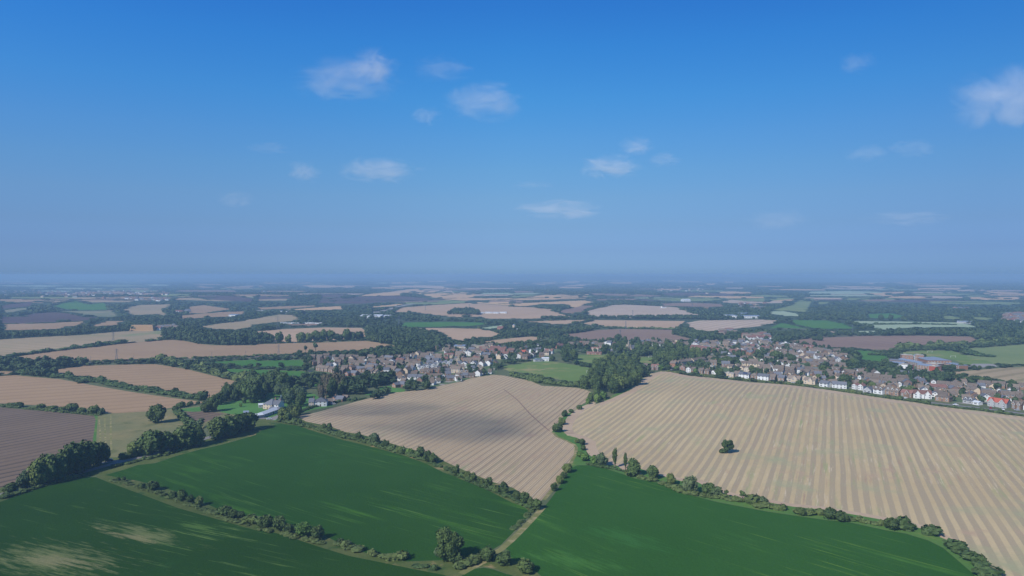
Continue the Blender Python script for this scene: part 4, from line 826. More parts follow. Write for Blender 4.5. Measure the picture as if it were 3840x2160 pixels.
def gable_roof(b, L, W, he, rh, m=0, axis='x', x0=0, y0=0, ov=.35, th=.22, back=None):
    if axis == 'x': hx, hy = L / 2 + ov, W / 2
    else: hx, hy = W / 2 + ov, L / 2
    k = rh / hy; e = hy + ov; ze = he - ov * k + .03; zr = he + rh + .03
    def P(u, v, z): return (x0 + u, y0 + v, z) if axis == 'x' else (x0 - v, y0 + u, z)
    b0 = -hx if back is None else -hx; b1 = hx if back is None else back
    for s in (-1, 1):
        q = [P(b0, s * e, ze), P(b1, s * e, ze), P(b1, 0, zr), P(b0, 0, zr)]; qt = [(p[0], p[1], p[2] + th) for p in q]
        if s > 0: q, qt = q[::-1], qt[::-1]
        b.face(qt, m); b.face(q[::-1], m)
        for i in range(4):
            j = (i + 1) % 4
            if i == 2 and s < 0 or i == 0 and s > 0 and False: continue
            b.face([q[i], q[j], qt[j], qt[i]], m)
def hip_roof(b, L, W, he, rh, m=0, ov=.4):
    x, y = L / 2 + ov, W / 2 + ov; r = max(.5, x - y); z0 = he - .15; z1 = he + rh
    A = [(-x, -y, z0), (x, -y, z0), (x, y, z0), (-x, y, z0)]; R0, R1 = (-r, 0, z1), (r, 0, z1)
    b.face([A[0], A[1], R1, R0], m); b.face([A[2], A[3], R0, R1], m); b.face([A[1], A[2], R1], m); b.face([A[3], A[0], R0], m); b.face(A[::-1], m)
def win_mesh(wd, ht):
    b = MB(); f = .16
    b.box(-wd / 2, -wd / 2 + f, -.12, .05, 0, ht, 0); b.box(wd / 2 - f, wd / 2, -.12, .05, 0, ht, 0)
    b.box(-wd / 2 + f, wd / 2 - f, -.12, .05, 0, f, 0); b.box(-wd / 2 + f, wd / 2 - f, -.12, .05, ht - f, ht, 0); b.box(-.07, .07, -.11, .04, f, ht - f, 0)
    b.box(-wd / 2 + f, -.07, -.06, .03, f, ht - f, 1); b.box(.07, wd / 2 - f, -.06, .03, f, ht - f, 1)
    return b.mesh('window', [FRAME, GLASS])
def small_mesh(kind):
    b = MB()
    if kind == 'door': b.box(-.5, .5, -.1, .05, -.1, 2.05, 0); return b.mesh('door', [DOORM])
    if kind == 'chimney':
        b.box(-.45, .45, -.35, .35, -1.2, 1.3, 0); b.box(-.52, .52, -.42, .42, 1.3, 1.5, 0)
        b.bar((-.2, 0, 1.5), (-.2, 0, 1.85), .13, 0, 6); b.bar((.2, 0, 1.5), (.2, 0, 1.85), .13, 0, 6); return b.mesh('chimney', [WALL['brick']])
    if kind == 'solar': b.box(-2.6, 2.6, -1.1, 1.1, 0, .12); return b.mesh('solar_panel', [SOLAR])
    if kind == 'dormer':
        b.box(-.95, .95, -.2, 2.0, -.6, 1.35, 0); b.box(-.6, .6, -.24, -.2, .1, 1.05, 1)
        b.face([(-1.15, -.4, 1.35), (1.15, -.4, 1.35), (1.15, 2.2, 1.35), (-1.15, 2.2, 1.35)], 0)
        b.face([(-.95, -.2, 1.35), (.95, -.2, 1.35), (0, -.2, 2.1)], 0)
        b.face([(-1.2, -.45, 1.34), (0, -.45, 2.28), (0, 2.2, 2.28), (-1.2, 2.2, 1.34)], 2); b.face([(1.2, -.45, 1.34), (1.2, 2.2, 1.34), (0, 2.2, 2.28), (0, -.45, 2.28)], 2)
        return b.mesh('dormer', [WALL['white'], GLASS, ROOF['brown']])
NHOUSE = 0; HLAB = {}
SPECS = []
def house(x, y, rz, L, W, he, rh, wall, roof, style='gable', label='', group=None, **k):
    HOUSEPOS.append((x, y, .6 * max(L, W)))
    SPECS.append((x, y, rz, L, W, he, rh, wall, roof, style, label, group, k))
class Bulk:
    """houses past the three hundred that show largest: one mesh"""
    def __init__(s): s.v = []; s.f = []; s.m = []; s.n = 0; s.mats = list(WALL.values()) + list(ROOF.values()) + [FRAME, GLASS]
    def add(s, me, x, y, z, rz, off=(0, 0, 0)):
        nv = len(me.vertices); co = np.empty(nv * 3); me.vertices.foreach_get('co', co); co = co.reshape(-1, 3) + off
        c, q = math.cos(rz), math.sin(rz); s.v.append(np.column_stack([co[:, 0] * c - co[:, 1] * q + x, co[:, 0] * q + co[:, 1] * c + y, co[:, 2] + z]))
        for p in me.polygons: s.f.append(tuple(i + s.n for i in p.vertices)); s.m.append(s.mats.index(me.materials[p.material_index]))
        s.n += nv
BULK = Bulk()
def build_house(x, y, rz, L, W, he, rh, wall, roof, style='gable', label='', group=None, win=True, solar=False, name='house', cat='house', chim=True, z=None, bulk=False):
    """front faces local -y"""
    global NHOUSE
    L, W, he, rh = (round(v * 2) / 2 for v in (L, W, he, rh))
    if not bulk: e = empty(name, (x, y, hz(x, y) if z is None else z), rz); tag(e, label, cat, group); NHOUSE += 1
    key = (L, W, he, rh, style)
    fy = -W / 2
    gw = min(4.6, L * .34); gh = min(rh, gw * .55 + .4)
    if style == 'cross': xs = [L * .12]
    elif style == 'double': xs = [-L * .27, L * .27]
    else: xs = []
    def mk_wall():
        b = MB()
        if style == 'gfront': gable_body(b, L, W, he, rh, 0, 'y')
        elif style in ('hip', 'flat'): b.box(-L / 2, L / 2, -W / 2, W / 2, -1.2, he, 0)
        else: gable_body(b, L, W, he, rh)
        for q in xs: gable_body(b, gw, 1.2, he, gh, 0, 'y', q, fy - .55)
        return b.mesh('wall', [WALL[wall]])
    def mk_roof():
        b = MB()
        if style == 'gfront': gable_roof(b, L, W, he, rh, 0, 'y')
        elif style == 'hip': hip_roof(b, L, W, he, rh)
        elif style == 'flat': b.box(-L / 2 - .25, L / 2 + .25, -W / 2 - .25, W / 2 + .25, he, he + .35); b.box(-L * .3, -L * .05, -W * .2, W * .2, he + .35, he + 1.3)
        else: gable_roof(b, L, W, he, rh)
        for q in xs:
            hh = gw / 2 + .25; zr = he + gh + .28; ze = he - .1; y0 = fy - 1.45; y1 = fy + W * .42
            for s in (-1, 1):
                t = [(q + s * hh, y0, ze), (q, y0, zr), (q, y1, zr), (q + s * hh, y1, ze)]; b.face(t if s < 0 else t[::-1], 0)
                u = [(p[0], p[1], p[2] - .14) for p in t]; b.face(u[::-1] if s < 0 else u, 0)
                b.bar((q + s * hh, y0 - .02, ze - .12), (q, y0 - .02, zr - .12), .14, 1, 4)
        return b.mesh('roof', [ROOF[roof], FRAME])
    if bulk:
        zz = hz(x, y); BULK.add(cached(('w', key, wall), mk_wall), x, y, zz, rz); BULK.add(cached(('r', key, roof), mk_roof), x, y, zz, rz)
        wm = cached(('win', True), lambda: win_mesh(2.5, 1.35)); n = max(1, int(L / 4.5))
        for i in range(n): BULK.add(wm, x, y, zz, rz, (-L / 2 + (i + .5) * L / n, fy - .02, he - 1.6))
        return
    link('wall', cached(('w', key, wall), mk_wall), e)
    ro = link('roof', cached(('r', key, roof), mk_roof), e)
    if chim and style != 'flat' and rh > 1.2:
        link('chimney', cached('chimney', lambda: small_mesh('chimney')), ro, (L * .36 if style != 'gfront' else 0, 0 if style != 'gfront' else W * .2, he + rh - .1))
    if win:
        per = 3.4 if win == 1 else win; n = max(2, int(L / per)); big = L / n > 4.2
        wm = cached(('win', big), lambda: win_mesh(2.5 if big else 1.6, 1.35))
        floors = [.9, 3.1] if he > 4 else [.95]
        if he > 7: floors.append(6.2)
        for fi, zf in enumerate(floors):
            for i in range(n):
                q = -L / 2 + (i + .5) * L / n
                if fi == 0 and i == n // 2 and n > 2: link('door', cached('door', lambda: small_mesh('door')), e, (q, fy - .02, .05)); continue
                yy = fy
                if any(abs(q - g) < gw / 2 for g in xs): yy = fy - 1.15
                link('window', wm, e, (q, yy - .02, zf))
        if style == 'gfront' and rh > 2: link('window', cached(('win', False), lambda: win_mesh(1.6, 1.35)), e, (0, fy - .02, he + rh * .12))
    if style == 'dormer':
        nd_ = 2 if L < 12 else 3
        for i in range(nd_):
            link('dormer', cached('dormer', lambda: small_mesh('dormer')), e, (-L / 2 + (i + .5) * L / nd_, fy + W * .16, he + rh * .3))
    if solar:
        a = math.atan2(rh, W / 2); s = link('solar_panel', cached('solar', lambda: small_mesh('solar')), e, (L * .08, fy + W * .25, he + rh * .5 + .32)); s.rotation_euler = (a, 0, 0)
    return e
ADJ = {'gable': 'gabled', 'gfront': 'gable-fronted', 'hip': 'hip-roofed', 'cross': 'single front-gabled', 'double': 'twin front-gabled', 'dormer': 'dormered', 'flat': 'flat-roofed'}
def hrow(tagz, x0, y0, x1, y1, n, wall, roof, style, st, where, group=None, W=8, gap=.12, solar=None, win=1, single=None, name='house', cat='house', rh=None, **kw):
    a = np.array(at(tagz, x0, y0)); b = np.array(at(tagz, x1, y1)); u = b - a; D = np.hypot(*u); u /= D
    nrm = np.array([-u[1], u[0]])
    if nrm[1] < 0 and abs(nrm[1]) > .05: nrm = -nrm; u = -u; a, b = b, a
    rz = math.atan2(u[1], u[0]); S = D / n; L = max(4, S * (1 - gap)); he = {1: 2.5, 1.5: 3.1, 2: 4.6, 3: 7.2, 0: 2.4}[st]
    for i in range(n):
        c = a + u * S * (i + .5) + nrm * W / 2
        r = rh if rh is not None else (0 if style == 'flat' else (W * .30 if style != 'gfront' else L * .34))
        lab = single if n == 1 and single else f"{WNAME[wall]} {ADJ[style]} house with {RNAME[roof]} roof, {where}"
        house(c[0], c[1], rz, L, W, he, r, wall, roof, style, lab, group or (None if n == 1 else 'houses ' + where), win=win, solar=(solar == i), name=name, cat=cat, **kw)
# front row facing the striped field
one = lambda tagz, x0, y0, x1, y1, wall, roof, style, st, label, **k: hrow(tagz, x0, y0, x1, y1, 1, wall, roof, style, st, '', single=label, group='houses facing the striped field', gap=0, **k)
one('G1', 140, 372, 262, 380, 'orange', 'brown', 'gfront', 2, 'orange brick gable-fronted house nearest the bend of the village road')
one('G1', 280, 402, 375, 412, 'white', 'brown', 'gfront', 2, 'white gable-fronted house just right of the orange one at the bend')
one('G1', 385, 416, 450, 424, 'brick', 'brown', 'gable', 2, 'narrow brick house half hidden behind a light green bush near the bend')
one('G1', 525, 436, 618, 446, 'brick', 'brown', 'gable', 2, 'brick house with a dark gable end, fifth from the road bend')
one('G1', 625, 440, 742, 452, 'brick', 'brown', 'hip', 2, 'small square brick house with a pyramid-like hipped roof near the bend')
one('G1', 770, 440, 882, 452, 'white', 'brown', 'gfront', 1, 'low white gabled bungalow behind a red-brown drive')
one('G1', 1050, 494, 1238, 514, 'cream', 'flat', 'flat', 2, 'pale flat-roofed block with a roof box, right of the tall dark tree')
one('G1', 1240, 505, 1335, 515, 'brown', 'brown', 'gable', 2, 'dark brick house with white bays joined left of the white solar-roofed terrace')
one('G1', 1338, 518, 1548, 540, 'white', 'slate', 'gable', 2, 'long white house with solar panels on its grey roof', solar=0)
one('G1', 1578, 542, 1710, 552, 'brick', 'brown', 'hip', 2, 'brick hipped-roof house standing between the two long white houses')
one('G1', 1718, 556, 1938, 576, 'white', 'slate', 'gable', 2, 'long white house right of the hipped-roof brick one')
one('G1', 1955, 572, 2072, 582, 'brown', 'brown', 'gable', 2, 'brown brick house with a dark gable wall, right of the long white houses')
one('G1', 2130, 588, 2252, 600, 'brick', 'slate', 'gable', 2, 'brick house with a white upper band beside the brown one')
one('G1', 2325, 598, 2570, 622, 'cream', 'tan', 'cross', 2, 'cream house with a single front gable, left one of a similar pair')
one('G2', 80, 482, 345, 510, 'cream', 'tan', 'cross', 2, 'cream house with a single front gable, right one of a similar pair')
one('G2', 436, 556, 632, 582, 'white', 'slate', 'gable', 2, 'square white house with a plain grey roof')
one('G2', 735, 586, 1072, 606, 'white', 'slate', 'gable', 2, 'widest white terrace with a grey roof in the front row', W=8)
one('G2', 1190, 604, 1300, 618, 'white', 'red', 'gfront', 2, 'white gable-fronted house with a dull red roof, left of the pair')
one('G2', 1325, 626, 1450, 640, 'white', 'red', 'gfront', 2, 'white gable-fronted house with a dull red roof, right of the pair')
one('G2', 1445, 680, 1640, 704, 'grey', 'slate', 'gfront', 1.5, 'wide low grey gable-fronted bungalow')
one('G2', 1680, 705, 1890, 735, 'white', 'brown', 'dormer', 2, 'white house with two dormers in its brown roof')
one('G2', 1955, 730, 2265, 775, 'brick', 'brown', 'dormer', 2, 'long brick house with three white dormers')
one('G2', 2310, 780, 2570, 815, 'brick', 'red', 'cross', 2, 'brick house with a white front gable bay and red-brown roof')
one('G3', 30, 630, 455, 655, 'white', 'red', 'double', 2, 'large bright white house with twin front gables and red-brown roof', W=10)
one('G3', 530, 690, 850, 730, 'brick', 'brown', 'hip', 2, 'large red brick hipped house with six white front windows', W=9)
one('G3', 1165, 738, 1385, 772, 'grey', 'slate', 'dormer', 1.5, 'grey chalet house with white dormers beside its white garage')
one('G3', 1390, 776, 1530, 800, 'white', 'white', 'gable', 0, 'low white garage beside the grey chalet house', W=6, rh=1.0, chim=False, win=False)
one('G3', 1735, 810, 2170, 868, 'grey', 'orange', 'double', 2, 'wide semi-detached pair under the brightest orange-red roof', W=10)
one('G3', 2290, 870, 2510, 902, 'brick', 'brown', 'double', 2, 'brick pair with white front gables, rightmost but one in the row')
one('G3', 2555, 905, 2760, 932, 'white', 'brown', 'gable', 2, 'white house cut by the right edge of the picture')
R = 'behind the front row'
# right village rows (tag, x0,y0, x1,y1, n, wall, roof, style, storeys)
for r_ in [('G1', 1380, 285, 1845, 318, 4, 'cream', 'brown', 'gable', 2), ('G1', 1105, 325, 1215, 338, 1, 'cream', 'brown', 'gable', 1.5), ('G1', 1225, 318, 1330, 330, 1, 'cream', 'tan', 'gfront', 1.5), ('G1', 1440, 398, 1560, 410, 1, 'cream', 'tan', 'gfront', 2),
           ('G1', 1820, 405, 1985, 418, 1, 'cream', 'tan', 'gable', 2), ('G1', 1925, 352, 2045, 362, 1, 'grey', 'tan', 'gfront', 2), ('G1', 1700, 405, 1810, 412, 1, 'cream', 'brown', 'gable', 2), ('G1', 1340, 350, 1440, 362, 1, 'cream', 'tan', 'gfront', 1),
           ('G1', 2060, 372, 2245, 390, 2, 'brick', 'brown', 'gable', 2), ('G1', 2105, 462, 2232, 474, 1, 'white', 'brown', 'gable', 2), ('G1', 2260, 405, 2450, 424, 2, 'brick', 'brown', 'gable', 2), ('G1', 2262, 478, 2452, 496, 1, 'cream', 'brown', 'gable', 2),
           ('G1', 2200, 268, 2400, 290, 3, 'white', 'brown', 'gable', 2), ('G1', 2400, 268, 2490, 280, 1, 'cream', 'tan', 'gfront', 2), ('G1', 2385, 352, 2576, 368, 2, 'white', 'brown', 'gable', 2), ('G1', 440, 232, 690, 205, 5, 'cream', 'brown', 'gable', 2), ('G1', 180, 270, 420, 235, 4, 'cream', 'tan', 'gable', 2),
           ('G1', 60, 300, 180, 280, 2, 'orange', 'brown', 'gfront', 2), ('G1', 1770, 215, 1840, 222, 1, 'white', 'brown', 'gfront', 2), ('G1', 2095, 245, 2170, 255, 1, 'white', 'brown', 'gfront', 2), ('G1', 1850, 190, 2040, 200, 3, 'cream', 'brown', 'gable', 2), ('G1', 895, 175, 945, 180, 1, 'white', 'slate', 'gfront', 2),
           ('G1', 1100, 92, 1180, 98, 1, 'white', 'slate', 'gfront', 2), ('G1', 980, 85, 1090, 92, 2, 'brown', 'slate', 'gable', 2), ('G1', 1260, 95, 1330, 98, 1, 'white', 'slate', 'gfront', 2), ('G1', 700, 145, 880, 160, 3, 'brown', 'brown', 'gable', 1), ('G1', 740, 318, 830, 326, 1, 'white', 'flat', 'flat', 1),
           ('G2', 0, 285, 190, 305, 3, 'white', 'brown', 'gable', 2), ('G2', 225, 300, 465, 322, 4, 'brick', 'brown', 'gable', 2), ('G2', 478, 322, 728, 345, 4, 'brick', 'brown', 'gable', 2), ('G2', 745, 318, 900, 335, 1, 'brick', 'slate', 'cross', 2), ('G2', 985, 285, 1240, 310, 3, 'brown', 'brown', 'gable', 2),
           ('G2', 1270, 335, 1520, 350, 3, 'brick', 'brown', 'gable', 2), ('G2', 1545, 378, 1830, 396, 3, 'brick', 'brown', 'gable', 2), ('G2', 1480, 412, 1635, 424, 2, 'brick', 'brown', 'gable', 2), ('G2', 1620, 455, 1895, 475, 3, 'brick', 'brown', 'gable', 2), ('G2', 1850, 425, 2100, 442, 3, 'brick', 'brown', 'gable', 2),
           ('G2', 1915, 510, 2220, 530, 4, 'brick', 'brown', 'gable', 2), ('G2', 1960, 372, 2205, 392, 3, 'white', 'brown', 'gable', 2), ('G2', 2220, 428, 2460, 446, 3, 'brick', 'brown', 'gable', 2), ('G2', 2220, 500, 2370, 515, 2, 'brick', 'brown', 'gable', 2), ('G2', 1130, 425, 1240, 438, 1, 'white', 'brown', 'gfront', 2),
           ('G2', 1240, 480, 1370, 490, 1, 'cream', 'brown', 'gfront', 1.5), ('G2', 1330, 400, 1400, 408, 1, 'white', 'brown', 'gfront', 2), ('G2', 1800, 570, 1930, 580, 1, 'cream', 'slate', 'gable', 2), ('G2', 2030, 600, 2270, 612, 2, 'cream', 'tan', 'gable', 1.5), ('G2', 2240, 560, 2340, 570, 1, 'white', 'brown', 'gfront', 2), ('G2', 2370, 610, 2480, 622, 1, 'white', 'brown', 'gable', 2),
           ('G2', 700, 190, 900, 210, 2, 'brick', 'brown', 'cross', 1.5), ('G2', 0, 335, 90, 342, 1, 'cream', 'tan', 'gfront', 1), ('G2', 285, 362, 385, 372, 1, 'cream', 'tan', 'gfront', 1), ('G2', 2290, 320, 2500, 335, 2, 'white', 'slate', 'gable', 2),
           ('G3', 580, 390, 850, 410, 3, 'brick', 'brown', 'gable', 2), ('G3', 400, 460, 780, 490, 4, 'brick', 'red', 'gable', 2), ('G3', 880, 415, 1150, 440, 3, 'brick', 'brown', 'gable', 2), ('G3', 1285, 450, 1480, 470, 2, 'brick', 'brown', 'gable', 2), ('G3', 800, 550, 1250, 555, 3, 'cream', 'tan', 'gable', 1), ('G3', 1250, 515, 1420, 505, 1, 'cream', 'tan', 'gfront', 1),
           ('G3', 1515, 375, 1790, 398, 3, 'brick', 'brown', 'gable', 2), ('G3', 1835, 392, 2135, 418, 3, 'brick', 'brown', 'gable', 2), ('G3', 2180, 425, 2460, 448, 3, 'brick', 'tan', 'gable', 1.5), ('G3', 2470, 440, 2800, 460, 3, 'brick', 'brown', 'gable', 2), ('G3', 1610, 605, 1920, 635, 3, 'brick', 'brown', 'gable', 2), ('G3', 2060, 640, 2365, 668, 3, 'brick', 'brown', 'gable', 2),
           ('G3', 135, 495, 395, 515, 2, 'white', 'tan', 'gable', 2), ('G3', 950, 310, 1120, 322, 1, 'brick', 'brown', 'gfront', 1.5), ('G3', 435, 335, 560, 342, 1, 'white', 'brown', 'gfront', 2), ('G3', 1940, 505, 2060, 515, 1, 'white', 'tan', 'gfront', 1.5), ('G3', 2390, 520, 2520, 530, 1, 'grey', 'tan', 'gfront', 1), ('G3', 2205, 485, 2290, 492, 1, 'white', 'tan', 'gfront', 1), ('G3', 0, 150, 200, 165, 2, 'white', 'slate', 'gable', 1.5)]:
    hrow(*r_, where=R, group='houses behind the front row', win=2.6 if r_[5] > 1 else 1)
# far part of the right village
for r_ in [('A2', 1790, 880, 2090, 925, 8, 'orange', 'red', 'gable', 2), ('A2', 1880, 860, 2080, 890, 5, 'cream', 'tan', 'gable', 2), ('A2', 2175, 925, 2260, 935, 3, 'orange', 'red', 'gable', 2), ('A2', 2262, 930, 2335, 940, 2, 'orange', 'red', 'gable', 2), ('A2', 2340, 935, 2410, 945, 2, 'orange', 'slate', 'gable', 2), ('A2', 1430, 855, 1560, 850, 4, 'white', 'brown', 'gable', 2),
           ('A2', 1580, 855, 1720, 858, 4, 'brick', 'red', 'cross', 2), ('A2', 1320, 852, 1400, 850, 2, 'brick', 'brown', 'gfront', 2), ('A2', 2360, 875, 2440, 880, 2, 'orange', 'red', 'gable', 2), ('A2', 2490, 890, 2576, 905, 2, 'cream', 'red', 'gable', 2), ('A2', 2085, 905, 2180, 915, 2, 'white', 'tan', 'gable', 2),
           ('A3', 0, 870, 150, 885, 4, 'orange', 'brown', 'gable', 2), ('A3', 170, 868, 330, 885, 4, 'orange', 'brown', 'cross', 2), ('A3', 340, 878, 450, 890, 3, 'orange', 'red', 'cross', 2), ('A3', 180, 905, 460, 925, 7, 'orange', 'brown', 'gable', 2), ('A3', 450, 910, 560, 918, 3, 'brick', 'brown', 'gable', 2), ('A3', 500, 930, 640, 940, 4, 'cream', 'brown', 'gable', 2), ('A3', 640, 950, 740, 958, 3, 'white', 'brown', 'gfront', 2),
           ('A3', 280, 955, 560, 975, 6, 'brick', 'brown', 'gable', 1.5), ('A3', 330, 1015, 600, 1040, 5, 'brick', 'brown', 'gable', 1.5), ('A3', 380, 1050, 620, 1075, 4, 'brick', 'brown', 'gable', 1), ('A3', 600, 1045, 800, 1065, 4, 'brick', 'brown', 'gable', 1)]:
    hrow(*r_, where='in the far right village', group='houses in the far right village', win=2.8)
# left village
LV = [('E1', 262, 492, 372, 505, 1, 'brick', 'brown', 'gable', 2), ('E1', 368, 505, 540, 522, 2, 'brick', 'brown', 'gable', 2), ('E1', 545, 525, 655, 545, 1, 'brick', 'brown', 'gable', 2), ('E1', 662, 545, 775, 560, 1, 'brick', 'brown', 'gable', 2), ('E1', 785, 550, 900, 568, 1, 'brick', 'brown', 'gable', 2)]
for k, r_ in enumerate(LV): hrow(*r_, where='in the stepped estate row', group='stepped brick row at the estate end', win=3)
for r_ in [('E1', 320, 420, 440, 415, 1), ('E1', 322, 385, 440, 380, 1), ('E1', 324, 350, 438, 345, 1), ('E1', 326, 318, 436, 313, 1), ('E1', 328, 288, 434, 283, 1)]:
    hrow(*r_, 'brick', 'brown', 'gfront', 2, where='in the end-on estate terrace', group='end-on terrace at the estate', W=11, gap=0, win=3)
for r_ in [('E1', 130, 238, 240, 238, 2, 'brick', 'brown', 'gable', 2), ('E1', 290, 238, 402, 240, 2, 'brick', 'brown', 'gable', 2), ('E1', 640, 240, 712, 240, 1, 'grey', 'brown', 'gable', 2), ('E1', 820, 240, 912, 240, 2, 'brick', 'brown', 'gable', 2), ('E1', 970, 240, 1122, 240, 3, 'brick', 'brown', 'gable', 2), ('E1', 1142, 248, 1272, 246, 2, 'brick', 'brown', 'gable', 2),
           ('E1', 1030, 372, 1180, 375, 2, 'brick', 'brown', 'gable', 2), ('E1', 1185, 385, 1390, 390, 3, 'white', 'brown', 'gable', 2), ('E1', 1240, 288, 1392, 292, 2, 'brick', 'brown', 'gable', 2), ('E1', 1010, 300, 1130, 302, 2, 'brick', 'brown', 'gable', 1), ('E1', 930, 605, 1020, 612, 1, 'orange', 'slate', 'gfront', 1.5), ('E1', 1030, 595, 1190, 608, 1, 'orange', 'slate', 'gable', 1.5),
           ('E1', 1010, 495, 1105, 505, 1, 'orange', 'brown', 'gfront', 2), ('E1', 1125, 490, 1380, 500, 3, 'brown', 'slate', 'gable', 1.5), ('E1', 1250, 525, 1400, 535, 2, 'brick', 'brown', 'gfront', 1.5), ('E1', 1435, 440, 1640, 470, 3, 'cream', 'slate', 'gable', 2), ('E1', 1645, 475, 1790, 500, 2, 'white', 'brown', 'gable', 2), ('E1', 1795, 490, 1990, 505, 3, 'cream', 'brown', 'gable', 2),
           ('E1', 1460, 335, 1650, 340, 3, 'brick', 'brown', 'gable', 2), ('E1', 1660, 320, 1830, 324, 3, 'white', 'brown', 'gable', 2), ('E1', 1840, 312, 1980, 316, 2, 'brick', 'brown', 'gable', 2), ('E1', 1510, 262, 1640, 264, 2, 'brick', 'brown', 'gable', 2), ('E1', 1735, 245, 1835, 248, 1, 'brick', 'brown', 'hip', 2), ('E1', 2050, 245, 2200, 255, 1, 'brick', 'brown', 'cross', 2), ('E1', 2390, 215, 2535, 235, 1, 'white', 'brown', 'cross', 2),
           ('E1', 1830, 385, 2000, 400, 2, 'white', 'brown', 'gable', 2), ('E1', 2100, 330, 2280, 335, 2, 'brick', 'red', 'gable', 2), ('E1', 2150, 415, 2265, 420, 1, 'cream', 'brown', 'gable', 1), ('E1', 1480, 590, 1560, 600, 1, 'cream', 'brown', 'gable', 2), ('E1', 1565, 590, 1660, 600, 1, 'cream', 'brown', 'gable', 2), ('E1', 1660, 615, 1790, 622, 1, 'brown', 'brown', 'gable', 1.5),
           ('E1', 2090, 585, 2200, 592, 2, 'brick', 'slate', 'gable', 2), ('E1', 2300, 520, 2500, 530, 2, 'white', 'slate', 'gable', 2), ('E1', 2090, 715, 2230, 725, 2, 'white', 'brown', 'gable', 1.5), ('E1', 2232, 665, 2322, 675, 1, 'cream', 'brown', 'gfront', 1.5), ('E1', 2370, 690, 2576, 698, 2, 'white', 'slate', 'dormer', 1.5), ('E1', 2020, 870, 2110, 885, 1, 'orange', 'slate', 'gfront', 1.5), ('E1', 2115, 865, 2340, 870, 1, 'orange', 'slate', 'gable', 1.5), ('E1', 2210, 780, 2330, 785, 1, 'brown', 'brown', 'gable', 1.5)]:
    hrow(*r_, where='in the left estate', group='houses in the left estate', win=2.8)
for k, (a_, b_, yv) in enumerate([(300, 370, 620), (430, 545, 612), (552, 668, 588), (676, 790, 570), (798, 910, 545), (918, 1030, 522), (1040, 1150, 500), (1158, 1285, 478)]):
    hrow('E2', a_, yv, b_, yv - 6, 1, 'white', 'slate', 'gfront', 2, '', single=f'white gable end under dark slate, {ORD[k]} from the left in the stepped row of eight', group='stepped slate-roofed gable row', W=10, gap=0)
